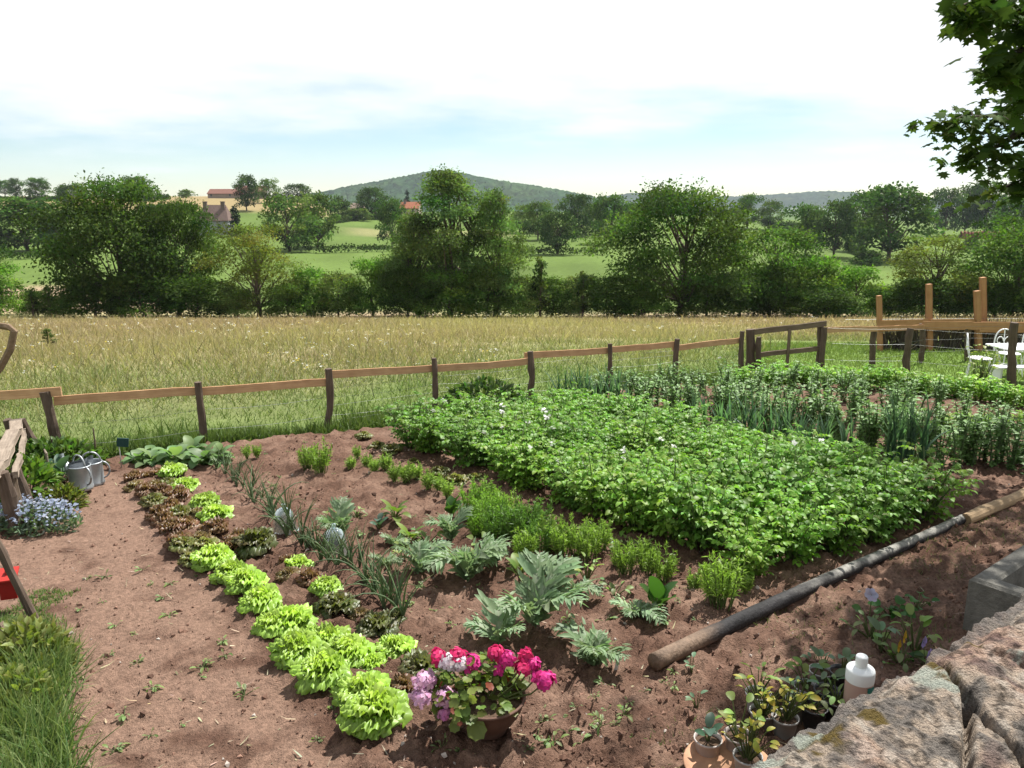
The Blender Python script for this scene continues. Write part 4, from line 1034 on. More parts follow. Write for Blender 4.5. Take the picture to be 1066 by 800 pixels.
M_stone = col_mat('trough_concrete', .9, .15, 9, .35, .6, 40)
def build_trough():
    c = P(1000, 668); X0, Y0 = c[0], c[1]
    zt = at(1003, 601, Y0)[2]; zb = c[2] - .05; h = zt - zb
    dx, dy, dz = ray(1066, 565); k_ = (zt - CAM_Z) / dz; TR_ANG = math.atan2(dy * k_ - Y0, dx * k_ - X0) - R(90)
    e1 = nz(np.array([P(1066, 632)[0] + .0, 0, 0]))         # local x: along the front edge
    g = G(); w, l, k = 1.0, 1.2, .115
    xs = [0, k, w - k, w]; ys = [0, k, l - k, l]
    def quad(a, b, c_, d): g.add(np.array([a, b, c_, d], float), [[0, 1, 2, 3]], None, (.20, .19, .165))
    n = 10
    # outer walls, rim and inner walls, each subdivided a little for a worn edge
    O = [(0, 0), (w, 0), (w, l), (0, l)]; I = [(k, k), (w - k, k), (w - k, l - k), (k, l - k)]
    bv = .018
    for i in range(4):
        j = (i + 1) % 4; o0, o1, i0, i1 = O[i], O[j], I[i], I[j]
        def lerp(p, q, t): return (p[0] + (q[0] - p[0]) * t, p[1] + (q[1] - p[1]) * t)
        ob0, ob1, ib0, ib1 = lerp(o0, i0, .16), lerp(o1, i1, .16), lerp(o0, i0, .84), lerp(o1, i1, .84)
        quad((*o0, 0), (*o1, 0), (*o1, h - bv), (*o0, h - bv)); quad((*o0, h - bv), (*o1, h - bv), (*ob1, h), (*ob0, h))
        quad((*ob0, h), (*ob1, h), (*ib1, h), (*ib0, h)); quad((*ib0, h), (*ib1, h), (*i1, h - bv), (*i0, h - bv)); quad((*i0, h - bv), (*i1, h - bv), (*i1, .1), (*i0, .1))
    quad((*I[0], .1), (*I[1], .1), (*I[2], .1), (*I[3], .1))
    me = g.mesh('basin', M_stone, False)
    t = thing('stone_trough', 'heavy grey mossy stone trough in the tree shade behind the rough wall', 'trough', (X0, Y0, zb), TR_ANG)
    link('basin', me, t)
    g = G()
    for la in range(0, 12): pass
    th = np.linspace(0, np.pi, 13); lathe(g, np.stack([.085 * np.sin(th), .085 - .085 * np.cos(th)], 1), 24, (.02, .30, .14))
    p = at(1060, 607, Y0 + .50)
    mw = col_mat('trough_water', .08, .5, fixed=(.012, .018, .012)); gw = G(); gw.add([(.117, .117, 0), (w - .117, .117, 0), (w - .117, l - .117, 0), (.117, l - .117, 0)], [[0, 1, 2, 3]]); wo = link('water', gw.mesh('water', mw), None, (X0, Y0, p[2] - .05), TR_ANG); tag(wo, kind='structure')
    tag(link('green_ball', g.mesh('green_ball', col_mat('green_plastic', .35, .5)), None, (p[0], p[1], p[2] - .085)), 'bright green plastic ball floating in the stone trough', 'ball')
build_trough()

def build_red_box():
    Y = 4.35
    p = at(8, 620, Y); root = np.array([at(-6, 400, Y)[0], Y, z(p[0], Y)])
    a, b = foot_top(17, -6, 560, Y)
    tag(post('leaning_post', a, b, .026, .024, M_post, None, 95, (0, 0, 0), .01), 'thin dark leaning post with red box hung on its far side', 'post')
    q = at(9, 607, Y + .12)
    t = thing('nest_box', 'small red painted nest box with pitched lid hung on the leaning post', 'nest box', q - np.array([0, 0, .09]), R(20), .74)
    red = (.36, .012, .010)
    g = G(); box(g, (-.06, -.055, 0), (.06, .055, .17), red); link('box', g.mesh('box', M_plain, False), t)
    g = G(); V = np.array([(-.075, -.085, .165), (.075, -.085, .165), (.075, .07, .215), (-.075, .07, .215)]); V2 = V + np.array([0, 0, .014])
    g.add(np.concatenate([V, V2]), [[3, 2, 1, 0], [4, 5, 6, 7], [0, 1, 5, 4], [1, 2, 6, 5], [2, 3, 7, 6], [3, 0, 4, 7]], None, (.52, .03, .02)); link('lid', g.mesh('lid', M_plain, False), t)
    g = G(); box(g, (-.012, -.02, .205), (.012, .02, .24), (.5, .03, .02)); link('hook', g.mesh('hook', M_plain, False), t)
    a, b = foot_top(4, -2, 650, 3.95)
    tag(post('fence_stake', a, b, .03, .028, M_gate, None, 96, (0, 0, 0), .01), 'short brown stake at the corner of the grassy bed', 'stake')
build_red_box()

M_white = col_mat('white_garden_paint', .45, .4, fixed=(.80, .80, .80))
def rod(g, pts, r=.011, ns=6): tube(g, pts, r, ns, cap=False)
def chair_mesh():
    """white wrought iron chair: seat, curled back, four legs"""
    out = []
    g = G(); lathe(g, [(0, .44), (.19, .44), (.205, .447), (.205, .456), (.19, .462), (0, .462)], 24); out.append(('seat', g.mesh('seat', M_white)))
    g = G(); a = np.linspace(0, np.pi, 18)
    rod(g, np.stack([.20 * np.cos(a), -.18 - .10 * np.sin(a) ** .5 * .8, .46 + .44 * np.sin(a) ** .6], 1), .013)
    for s in (-1, 1):
        b = np.linspace(0, 1.7 * np.pi, 22); rr = np.linspace(.095, .03, 22)
        rod(g, np.stack([s * (.085 - rr * np.cos(b) * .8), np.full(22, -.245), .66 + rr * np.sin(b) * 1.1], 1), .009)
    rod(g, [(0, -.19, .47), (0, -.25, .70), (0, -.26, .89)], .009)
    out.append(('backrest', g.mesh('backrest', M_white)))
    for sx in (-1, 1):
        for sy in (-1, 1):
            g = G(); rod(g, [(sx * .15, sy * .15, .445), (sx * .17, sy * .17, .25), (sx * .20, sy * .21, 0)], .012); out.append(('leg', g.mesh('leg', M_white)))
    return out
def build_garden_set():
    ch = chair_mesh(); Y = 13.6
    g = G(); box(g, (-.62, -.36, .70), (.62, .36, .728)); top = g.mesh('tabletop', M_white, False)
    parts = [('tabletop', top)]
    for sx in (-1, 1):
        for sy in (-1, 1):
            g = G(); b = np.linspace(0, 1, 12); rod(g, np.stack([sx * (.5 - .16 * np.sin(b * np.pi)), np.full(12, sy * .25), .70 * (1 - b)], 1), .015); parts.append(('leg', g.mesh('leg', M_white)))
    g = G(); rod(g, [(-.36, -.25, .33), (.36, .25, .33)], .01); rod(g, [(-.36, .25, .33), (.36, -.25, .33)], .01); parts.append(('brace', g.mesh('brace', M_white)))
    x, y = at(1063, 400, Y)[0], Y
    place('garden_table', 'white painted metal garden table on the lawn behind the wire fence', 'table', parts, (x, y, z(x, y)), R(4), .86)
    for u, Yc, rz, lb in [(1017, 13.6, R(-118), 'white iron chair side-on at the free end of the garden table'), (1046, 14.3, R(176), 'white iron chair with curled back behind the garden table'), (1076, 14.3, R(184), 'white iron chair behind the table, at its far corner')]:
        x = at(u, 400, Yc)[0]; place('garden_chair', lb, 'chair', ch, (x, Yc, z(x, Yc)), rz, .92, 'white chairs round the garden table')
    g = G(); box(g, (-.42, -.16, .40), (.42, .16, .43)); seat = g.mesh('seat', M_white, False); parts = [('seat', seat)]
    for sx in (-1, 1):
        g = G(); box(g, (sx * .36 - .02, -.13, 0), (sx * .36 + .02, .13, .398)); parts.append(('leg', g.mesh('leg', M_white, False)))
    x, y = at(1054, 400, 13.1)[0], 13.1
    place('garden_bench', 'low white bench in front of the garden table, partly behind the round post', 'bench', parts, (x, y, z(x, y)), R(3), .8)
build_garden_set()

# ------------------------------------------------------------------ the rough stone wall beside the camera
E0, ED, EN = np.array([.5, 1.52]), np.array([.81, .586]), np.array([.586, -.81])
WZ = 1.0
def st(u, v):                                      # where a photo position meets the wall's top plane, along and across
    dx, dy, dz = ray(u, v); t = (WZ - CAM_Z) / dz; p = np.array([dx * t, dy * t]) - E0
    return np.array([p @ ED, p @ EN])
def seg_d(s, t, pl):
    d = np.full(s.shape, 9.); 
    for a, b in zip(pl[:-1], pl[1:]):
        e = b - a; k = np.clip(((s - a[0]) * e[0] + (t - a[1]) * e[1]) / (e @ e + 1e-9), 0, 1)
        d = np.minimum(d, np.hypot(s - a[0] - k * e[0], t - a[1] - k * e[1]))
    return d
def build_wall():
    M = col_mat('granite', .9, .15, 210, .42, 1.0, 170)
    crackA = [st(*p) for p in [(960, 680), (1003, 728), (1020, 748), (1066, 790), (1100, 830)]]
    crackB = [st(*p) for p in [(1005, 735), (1008, 770), (1004, 830)]]
    ledge = [st(*p) for p in [(770, 812), (830, 772), (890, 735), (930, 702), (1000, 668), (1066, 628)]]
    def surf(s, t):
        h = -.05 * np.clip(t, 0, None) + (fbm(s * 3.1, t * 3.1, 201, 4) - .5) * .10 + (fbm(s * 14, t * 14, 205, 4) - .5) * .05 + (fbm(s * 60, t * 60, 209, 3) - .5) * .016
        lt = np.interp(s, [p[0] for p in ledge], [p[1] for p in ledge])
        h += .045 * sstep(-.012, .03, t - lt - .02 + .02 * (vnoise(s * 20, t * 20, 4) - .5)) - .02
        dA, dB = seg_d(s, t, crackA), seg_d(s, t, crackB)
        wob = .012 * (vnoise(s * 25, t * 25, 9) - .5)
        h -= .045 * sstep(.018, .003, dA + wob) * sstep(.05, .12, s) + .07 * sstep(.016, .003, dB + wob)
        return h
    def sheet(name, s0, s1, side):
        ds = .0062
        s_ = np.arange(s0, s1 + ds, ds); tt = np.concatenate([np.linspace(-.75, -.07, 50), np.arange(-.06, .62, ds), np.linspace(.63, 1.0, 70)])
        Sg, Tg = np.meshgrid(s_, tt)
        h = surf(Sg, Tg)
        jag = .030 * (fbm(Sg * 9, Sg * 0 + 3, 221, 3) - .5) + .02 * (fbm(Sg * 40, Sg * 0, 223, 2) - .5)
        edge = np.interp(Sg, [p[0] for p in ledge], [0] * len(ledge)) + jag
        fall = sstep(.0, -.16, Tg - edge)
        zz = WZ + h - fall * 1.25 - .62 * sstep(.0, .05, -(Tg - edge)) * 0
        nearf = sstep(.62, .95, Tg); zz -= nearf * .9
        rs = np.minimum(Sg - s0, s1 - Sg)
        zz -= .03 * sstep(.025, .0, rs) 
        Te = np.where(Tg < edge, edge + (Tg - edge) * (.25 + .25 * vnoise(Sg * 6, Tg * 6, 3)), Tg)
        X = E0[0] + Sg * ED[0] + Te * EN[0]; Y = E0[1] + Sg * ED[1] + Te * EN[1]
        Tc = Tg + np.clip(WZ - zz - .08, 0, 2) * .9 * np.sign(Tg + .001)
        n, m = Sg.shape; i = np.arange(n - 1)[:, None] * m + np.arange(m - 1)[None]
        base = np.array([.49, .39, .30]); pink = np.array([.52, .355, .265]); grey = np.array([.20, .18, .16]); pale = np.array([.56, .49, .41])
        w1, w2, w3 = fbm(Sg * 5, Tc * 5, 231, 4)[..., None], fbm(Sg * 22, Tc * 22, 235, 4)[..., None], fbm(Sg * 80, Tc * 80, 239, 3)[..., None]
        c = base + (pink - base) * sstep(.45, .65, w1) + (pale - base) * sstep(.52, .68, w2) * .8 + (grey - base) * sstep(.50, .66, 1 - w2) * .9
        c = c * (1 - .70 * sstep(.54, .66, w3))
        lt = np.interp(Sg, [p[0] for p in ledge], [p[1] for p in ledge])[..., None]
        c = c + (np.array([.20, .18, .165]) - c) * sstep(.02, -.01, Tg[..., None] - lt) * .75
        def blot(u, v, rad, colr, sd, k=1.0):
            nonlocal c
            a = st(u, v); d = np.hypot(Sg - a[0], Tg - a[1]) + rad * 2.6 * (fbm(Sg * 26, Tg * 26, sd, 5, .65) - .5)
            c = c + (np.asarray(colr) - c) * (sstep(rad, rad * .55, d) * k)[..., None]
        for u, v, rad in [(975, 704, .032), (988, 716, .03), (908, 752, .035), (860, 775, .05), (1010, 675, .03), (916, 760, .02)]: blot(u, v, rad, (.15, .105, .025), int(u), .95)
        for u, v, rad in [(955, 703, .045), (975, 720, .05), (842, 770, .03), (1060, 690, .03), (800, 795, .03)]: blot(u, v, rad, (.46, .50, .42), int(u) + 7, .8)
        for u, v, rad in [(905, 720, .04), (925, 780, .06), (885, 795, .05), (1035, 700, .04), (940, 745, .04)]: blot(u, v, rad, (.15, .135, .125), int(u) + 3, .6)
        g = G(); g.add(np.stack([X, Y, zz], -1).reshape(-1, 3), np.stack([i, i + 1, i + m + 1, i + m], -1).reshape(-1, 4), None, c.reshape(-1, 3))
        return g.mesh(name, M)
    root = thing('stone_wall', 'rough wall of pinkish granite boulders with moss and pale lichen', 'wall')
    link('boulder', sheet('boulder', -.75, .92, 0), root)
    link('boulder', sheet('boulder', .925, 2.3, 1), root)
build_wall()

# ------------------------------------------------------------------ bottle, pots and seedlings by the wall
def build_bottle():
    p = S(889, 764, .0); t = thing('plastic_bottle', 'white-capped plastic bottle of reddish liquid among the seedling pots', 'bottle', p, R(20), .80)
    m, N, L = new_mat('clouded_plastic'); out = N.new('ShaderNodeOutputMaterial'); pb = N.new('ShaderNodeBsdfPrincipled')
    pb.inputs['Base Color'].default_value = (.50, .33, .27, 1); pb.inputs['Roughness'].default_value = .35; pb.inputs['Transmission Weight'].default_value = .15
    L.new(pb.outputs[0], out.inputs[0])
    mw = col_mat('white_plastic', .38, .5, fixed=(.78, .80, .78))
    g = G(); lathe(g, [(0, 0), (.070, 0), (.076, .008), (.077, .16), (.0765, .272)], 32); link('liquid_part', g.mesh('liquid_part', m), t)
    g = G(); lathe(g, [(.0768, .268), (.0778, .274), (.078, .332), (.074, .343), (.045, .352), (.034, .356), (0, .357)], 32); link('shoulder', g.mesh('shoulder', mw), t)
    g = G(); lathe(g, [(.031, .354), (.033, .358), (.033, .415), (.029, .422), (0, .423)], 24); link('cap', g.mesh('cap', mw), t)
    g = G(); a = np.linspace(-1.75, -1.0, 12)
    V = np.concatenate([np.stack([.0785 * np.cos(a), .0785 * np.sin(a), np.full(12, zz_)], 1) for zz_ in (.05, .262)])
    c = np.concatenate([np.tile([[.05, .30, .08]], (12, 1)), np.tile([[.03, .25, .22]], (12, 1))]); g.add(V, [[i, i + 1, i + 13, i + 12] for i in range(11)], None, c)
    link('sticker', g.mesh('sticker', M_plain), t)
build_bottle()

M_pot = col_mat('clear_grey_pot', .35, .5, 12, .12)
M_comp = col_mat('compost', .95, .1, 60, .4, .6, 80, fixed=(.10, .065, .045))
M_terra = col_mat('terracotta', .8, .25, 14, .2, .2, 30)
def pot_mesh(c, r=.066, h=.115):
    g = G(); lathe(g, [(0, .0), (r * .72, 0), (r * .74, .006), (r * .96, h - .012), (r * 1.04, h - .010), (r * 1.05, h), (r * .97, h), (r * .92, h - .02)], 24, c); a = g.mesh('cup', M_pot)
    g = G(); lathe(g, [(r * .925, h - .022), (r * .5, h - .018), (0, h - .014)], 20); return [('cup', a), ('compost', g.mesh('compost', M_comp))]
POTG = pot_mesh((.46, .44, .42)); POTD = pot_mesh((.05, .05, .055)); POTW = pot_mesh((.60, .52, .48))
def leaf_bunch(seed, n, size, h, col, tip=None, spread=.06, up=.6, prof='oval', droop=.7, w=.6, stem=True, mat=None, stemcol=(.16, .2, .07)):
    g = G(); r = np.random.default_rng(seed)
    a = r.random(n) * 6.28; rr = spread * np.sqrt(r.random(n)); hh = h * (.45 + .55 * r.random(n))
    p = np.stack([np.cos(a) * rr, np.sin(a) * rr, hh], 1)
    if stem:
        for k in range(n): tube(g, [(p[k, 0] * .15, p[k, 1] * .15, 0), tuple(p[k] * np.array([.6, .6, .6])), tuple(p[k])], [.0035, .003, .002], 4, stemcol, cap=False)
    d = nz(np.stack([np.cos(a), np.sin(a), up + .5 * r.normal(size=n)], 1)); c = jcol(col, n, .15, .08, r)
    s = size * (.65 + .6 * r.random(n))
    blades(g, p, d, nz(np.stack([r.normal(size=n) * .3, r.normal(size=n) * .3, np.ones(n)], 1)), s, s * w, 4, droop * (.5 + r.random(n)), .3, prof, c, c if tip is None else jcol(tip, n, .15, .08, r))
    return g.mesh('leaves', mat or M_leaf)
SEED = [leaf_bunch(300, 5, .055, .11, (.21, .34, .20), spread=.035), leaf_bunch(301, 11, .045, .13, (.26, .40, .09), spread=.07), leaf_bunch(302, 5, .07, .07, (.08, .17, .11), spread=.02, up=1.2), leaf_bunch(303, 26, .036, .15, (.36, .44, .07), (.58, .46, .07), spread=.10), leaf_bunch(304, 12, .034, .075, (.26, .38, .13), spread=.09)]
pots = [(735, 784, POTW, 2, 'grey cup with one blue-green cabbage seedling on the clay saucer'), (766, 781, POTW, 1, 'grey cup with thin-stemmed seedling on the clay saucer, the farther one'), (776, 802, POTG, 3, 'pale cup cut by the wall edge, in front on the saucer'),
        (792, 762, POTG, 3, 'pot full of yellowing leafy seedlings just past the clay saucer'), (815, 768, POTG, 3, 'pot of bright yellow-green seedlings touching the wall'), (787, 745, POTG, 1, 'pot with tall thin seedling at the edge of the bare ground'),
        (829, 748, POTG, 0, 'grey pot with round blue-green leaves behind the yellow seedlings'), (845, 757, POTD, 4, 'dark pot with low bushy seedlings against the wall'), (837, 732, POTG, 1, 'grey pot with a climbing two-leaved seedling'),
        (858, 740, POTD, 0, 'dark empty-looking pot with cabbage leaves over its rim'), (868, 752, POTD, 4, 'dark wide pot of spreading green seedlings nearest the bottle and wall'), (852, 722, POTG, 0, 'grey pot with pale mint-green leaves, farthest in the row before the bottle'),
        (873, 728, POTD, 0, 'dark pot with mint-green leaves right behind the bottle')]
for k, (u, v, pm, sd, lb) in enumerate(pots):
    v += 20 if k < 3 else 9; p = S(u, v, -.012 if k < 3 else .0)
    place('plant_pot', lb, 'pot', pm, p, rng.random() * 6, .88, 'seedling pots by the wall')
    tag(link('seedling', SEED[sd], None, p + np.array([0, 0, .085]), rng.random() * 6, 1.0 + .2 * rng.random()), 'seedling growing in the ' + lb.replace('with', 'that has').replace('pot of', 'pot full of')[:70].rsplit(' ', 1)[0] if False else 'seedling leaves in the ' + ' '.join(lb.split()[:11]), 'seedling', 'seedlings in pots')
g = G(); lathe(g, [(0, .0), (.14, 0), (.17, .022), (.178, .026), (.172, .030), (.14, .010), (0, .008)], 36, (.58, .32, .19))
tag(link('clay_saucer', g.mesh('clay_saucer', M_terra), None, S(757, 822, -.002), 0, 1.05), 'pale orange clay saucer under the pots by the wall edge', 'saucer')
more = [(935, 700, 4, 'grey-green leafy seedling clump past the bottle'), (915, 690, 0, 'mint-green seedling clump just behind the bottle'), (905, 676, 4, 'low grey leafy clump on the ground behind the bottle'), (950, 690, 1, 'leafy clump by the purple violas')]
for u, v, sd, lb in more: tag(link('seedling', SEED[sd], None, S(u, v), rng.random() * 6, 1.5), lb, 'seedling')
for u, v, lb in [(845, 703, 'tiny seedling on the dark ground above the pots'), (725, 745, 'small pale weed beside the clay saucer'), (720, 712, 'small green sprout by the bare end of the black pole')]:
    tag(link('sprout', SEED[0], None, S(u, v), rng.random() * 6, .8), lb, 'sprout')

def viola(name, label, u, v, petal, leafcol, stemh=.2, s=1.0, nfl=1, leafn=6):
    p = S(u, v); t = thing(name, label, 'flower', p, rng.random() * 6, s)
    link('leaves', leaf_bunch(int(u), leafn, .06, .10, leafcol, spread=.07, w=.9), t)
    g = G(); r = np.random.default_rng(int(u))
    for k in range(nfl):
        c = np.array([r.normal() * .04 * (nfl > 1), r.normal() * .04 * (nfl > 1), stemh * (1 - .25 * k)])
        tube(g, [(0, 0, 0), tuple(c * .6), tuple(c)], .003, 5, (.14, .22, .06), cap=False)
        a = np.arange(6) * 2 * np.pi / 6 + .3
        d = np.stack([np.cos(a) * .9, np.full(6, -.35), np.sin(a) * .9], 1)
        blades(g, np.tile(c, (6, 1)), nz(d), (0, -1, .3), .045, .042, 3, .4, .1, [.4, 1, .95, .4], jcol(petal, 6, .08, .03, r))
    link('bloom', g.mesh('bloom', M_petal), t)
viola('viola', 'single pale lilac viola standing alone on the shaded ground', 903, 662, (.66, .62, .80), (.09, .2, .05), .20, .95, 1, 3)
viola('viola', 'deep violet violas peeping over the wall beside yellow leaves', 962, 706, (.45, .36, .68), (.06, .15, .04), .17, .75, 3)
viola('viola', 'orange-yellow bloom nearest the violet violas above the wall', 938, 704, (.70, .42, .04), (.10, .2, .04), .20, .8, 2)
tag(link('clover_clump', leaf_bunch(411, 14, .075, .10, (.08, .22, .045), spread=.12, w=.95), None, S(925, 652), 0, .8), 'round-leaved bright green clump between the lone lilac viola and the trough', 'plant')
tag(link('clover_clump', leaf_bunch(412, 8, .06, .08, (.08, .22, .045), spread=.08, w=.8), None, S(953, 650), 0, 1.0), 'small bright green clump next to the trough corner', 'plant')

# ------------------------------------------------------------------ the geranium bowl
def build_geranium():
    p = S(508, 776, .0)
    t = thing('flower_bowl', 'brown clay bowl of pink and magenta geraniums standing on the soil', 'flower bowl', p, 0, 1.0)
    pz = p
    g = G(); lathe(g, [(0, .0), (.075, 0), (.085, .006), (.085, .02), (.12, .06), (.155, .12), (.166, .160), (.172, .164), (.172, .174), (.162, .174), (.158, .165), (.15, .13)], 36, (.17, .095, .068)); link('bowl', g.mesh('bowl', M_terra), t)
    g = G(); lathe(g, [(.153, .137), (.08, .145), (0, .15)], 24); link('compost', g.mesh('compost', M_comp), t)
    # scalloped round leaves
    g = G(); r = np.random.default_rng(6)
    a = np.linspace(.25, 2 * np.pi - .25, 15); rad = 1 + .10 * np.cos(a * 7)
    tv = np.concatenate([[[0, 0, 0]], np.stack([-np.cos(a) * rad * .5 + .5, np.sin(a) * rad * .5, .10 * rad * np.abs(np.sin(a * 3.5)) + .06], 1)]); tt = [[0, i, i + 1] for i in range(1, 15)]
    n = 330
    aa = r.random(n) * 6.28; rr = .20 * np.sqrt(r.random(n)); hh = .15 + .20 * r.random(n) * (1 - .5 * rr / .2)
    ctr = np.stack([np.cos(aa) * rr - .05, np.sin(aa) * rr + .02, hh], 1)
    keep = ~((np.abs(ctr[:, 0] - .05) < .10) & (ctr[:, 1] < -.02) & (ctr[:, 2] > .0) & (r.random(n) < .8)); ctr = ctr[keep]; aa = aa[keep]; n = len(ctr)
    N_ = nz(np.stack([np.cos(aa) * .6, np.sin(aa) * .6, np.ones(n)], 1) + .45 * r.normal(size=(n, 3))); X_ = nz(np.cross(np.cross(N_, np.stack([np.cos(aa), np.sin(aa), 0 * aa], 1)), N_)); Y_ = np.cross(N_, X_)
    colr = jcol((.19, .26, .05), n, .22, .10, r); red = r.random(n) < .05; colr[red] = jcol((.30, .08, .05), red.sum(), .2, .1, r)
    stamp(g, tv, None, tt, ctr, X_, Y_, N_, .028 + .024 * r.random(n), colr)
    stamp(g, tv, None, tt, np.array([[-.055, -.155, .16], [-.13, -.12, .13], [-.20, -.06, .16]]), nz(np.array([[.3, -.5, -.75], [-.3, -.6, -.6], [-.7, -.5, -.2]])), nz(np.cross(np.array([[0, -.8, .5]] * 3), [[.3, -.5, -.75], [-.3, -.6, -.6], [-.7, -.5, -.2]])), nz(np.array([[0, -.85, .55]] * 3)), np.array([.085, .05, .05]), (.24, .30, .07))
    link('leaves', g.mesh('leaves', M_leaf), t)
    heads = [(442, 709, .052, 0), (439, 726, .05, 0), (465, 728, .056, 0), (463, 742, .034, 1), (466, 690, .05, 2), (479, 692, .046, 2), (456, 685, .040, 3), (476, 683, .042, 3), (491, 691, .045, 4), (516, 681, .042, 3), (528, 686, .040, 4), (547, 683, .034, 3), (544, 697, .044, 3), (555, 692, .03, 4), (568, 710, .052, 4), (519, 698, .022, 4), (560, 704, .026, 4)]
    cols = [(.92, .50, .70), (.80, .30, .58), (1.0, .78, .84), (.85, .045, .20), (.90, .06, .34)]
    a5 = np.arange(5) * 2 * np.pi / 5
    for k, (u, v, rad, ci) in enumerate(heads):
        Yh = p[1] - .10 + .16 * ((742 - v) / 60)
        c = at(u, v, Yh) - p
        g = G(); tube(g, [(c[0] * .3 - .01, c[1] * .3, .15), (c[0] * .75, c[1] * .75, max(.16, c[2] * .75)), tuple(c)], .004, 5, (.20, .24, .08), cap=False)
        m = int(26 * (rad / .045) ** 2) + 5; u_ = rand_dirs(m, r); u_[:, 2] = np.abs(u_[:, 2]) * .9 - .25 * (r.random(m) < .45); u_ = nz(u_)
        fc = c + u_ * rad * np.array([1, 1, .75]) * (.55 + .55 * r.random((m, 1)))
        ref = nz(np.cross(u_, r.normal(size=(m, 3)))); bi = np.cross(u_, ref)
        for a in a5:
            d = nz(ref * math.cos(a) + bi * math.sin(a) + u_ * .15 + .25 * r.normal(size=(m, 3)))
            blades(g, fc, d, u_, .023 * (1 + .3 * r.random(m)), .017, 2, .3 + .6 * r.random(m), .1, [.3, 1, .7], jcol(cols[ci], m, .14, .06, r), jcol(np.array(cols[ci]) * (1.12 if ci in (0, 2) else 1), m, .12, .06, r))
        link('flower_head', g.mesh('flower_head', M_petal), t)
build_geranium()

# ------------------------------------------------------------------ vegetables
def lettuce_mesh(seed, n=58, Rr=.17, H=.16, inner=(.60, .78, .14), outer=(.34, .56, .08), rim=None, frill=1.0, mat=None, loose=0.0, rib=(.45, .55, .22)):
    g = G(); r = np.random.default_rng(seed); nu, nw = 10, 19
    u = np.linspace(0, 1, nu); w = np.linspace(-1, 1, nw)
    for i in range(n):
        k = ((i + .5) / n) ** .8                               # 0 heart .. 1 outside
        az = i * 2.39996 + r.normal() * .25
        L = Rr * (.78 + .40 * k) * (1 + .12 * r.normal()); Wd = Rr * (.50 + .46 * k) * (1 + .1 * r.normal())
        e0 = R(92 - 40 * k + 6 * r.normal()); bend = R(34 + 66 * k + 25 * loose * k + 12 * r.normal())
        el = e0 - bend * u ** 1.4 + (R(38) * (1 - k) * np.sin(u * np.pi) if k < .5 else 0)
        dl = L / (nu - 1)
        x = np.concatenate([[0], np.cumsum(np.cos(el[1:]) * dl)]) + Rr * .10 * k; zz = np.concatenate([[0], np.cumsum(np.sin(el[1:]) * dl)]) + .012
        width = Wd * 1.15 * (.22 + .78 * np.clip(u * 1.25, 0, 1) ** .9)
        U, Wg = np.meshgrid(u, w, indexing='ij')
        lat = Wg * width[:, None] / 2; sh = 1 - .42 * np.abs(Wg) ** 2.4 * U
        rimf = np.clip(np.maximum(np.abs(Wg) ** 2.2, U ** 3), 0, 1) * np.clip(U * 1.6, 0, 1)
        ph = r.random() * 6
        fr = frill * Rr * .115 * rimf * (np.sin(Wg * 11 + U * 9 + ph) + .75 * np.sin(Wg * 23 - U * 19 + ph * 2) + .22 * r.normal(size=U.shape)) + Rr * .04 * np.sin(Wg * 8 + ph) * np.sin(U * 14 + ph)
        cup = .55 * Wg ** 2 * width[:, None] * .32 * (1 - .5 * k)
        nx, nzv = -np.sin(el)[:, None], np.cos(el)[:, None]
        off = fr + cup
        X = x[:, None] * sh + nx * off + r.normal(size=U.shape) * Rr * .012; Zz = zz[:, None] * (1 - .55 * (1 - sh)) + nzv * off
        Y = lat + fr * .35
        ca, sa = math.cos(az), math.sin(az)
        V = np.stack([X * ca - Y * sa, X * sa + Y * ca, np.maximum(Zz, .004)], -1)
        base = np.asarray(inner) + (np.asarray(outer) - np.asarray(inner)) * k
        base = base * (1 + .10 * r.normal())
        C = np.tile(base, (nu, nw, 1))
        ribf = (np.exp(-(Wg / .16) ** 2) * (1 - U) ** .6)[..., None]; C = C + (np.asarray(rib) - C) * ribf * .55
        if rim is not None:
            rf = np.clip(rimf * 1.15 + .2 * r.normal(size=U.shape) * rimf, 0, 1)[..., None] * (.55 + .45 * r.random()); C = C + (np.asarray(rim) - C) * rf
        else: C = C * (1 + .10 * rimf[..., None])
        i_ = np.arange(nu - 1)[:, None] * nw + np.arange(nw - 1)[None]
        g.add(V.reshape(-1, 3), np.stack([i_, i_ + 1, i_ + nw + 1, i_ + nw], -1).reshape(-1, 4), None, C.reshape(-1, 3))
    return g.mesh('lettuce', mat or M_lett)
LG = [lettuce_mesh(501 + k) for k in range(4)]
LR = [lettuce_mesh(511 + k, 26, .15, .12, (.25, .22, .065), (.24, .17, .07), (.27, .12, .075), 1.3, loose=1, rib=(.40, .38, .2)) for k in range(2)] + \
     [lettuce_mesh(515 + k, 26, .15, .12, (.26, .27, .07), (.25, .25, .07), (.33, .20, .11), 1.3, loose=1, rib=(.4, .42, .2)) for k in range(2)]
LD = [lettuce_mesh(521 + k, 30, .17, .14, (.24, .32, .06), (.075, .14, .03), (.14, .11, .045), .8, loose=.6) for k in range(2)]
LE = [lettuce_mesh(531 + k, 26, .16, .12, (.24, .34, .06), (.12, .20, .035), (.25, .20, .07), .9, loose=.8) for k in range(2)]
def veg(meshes, k, name, label, cat, u, v, wpx, natural, group, sink=.012, squash=1.0, jit=.12):
    p = S(u, v, sink); s = wpx * pxm(p[1], v) / natural
    return place(name, label, cat, meshes[k % len(meshes)], p, rng.random() * 6.28, (s, s, s * squash * (1 + jit * (rng.random() - .5))), group)
GL = 'lettuces in the bed beside the path'
front = [(391, 768, 80), (376, 738, 66), (337, 718, 64), (362, 700, 62), (310, 697, 60), (342, 682, 56), (303, 659, 58), (283, 665, 42), (272, 642, 52), (256, 625, 50), (243, 612, 46), (223, 597, 50)]
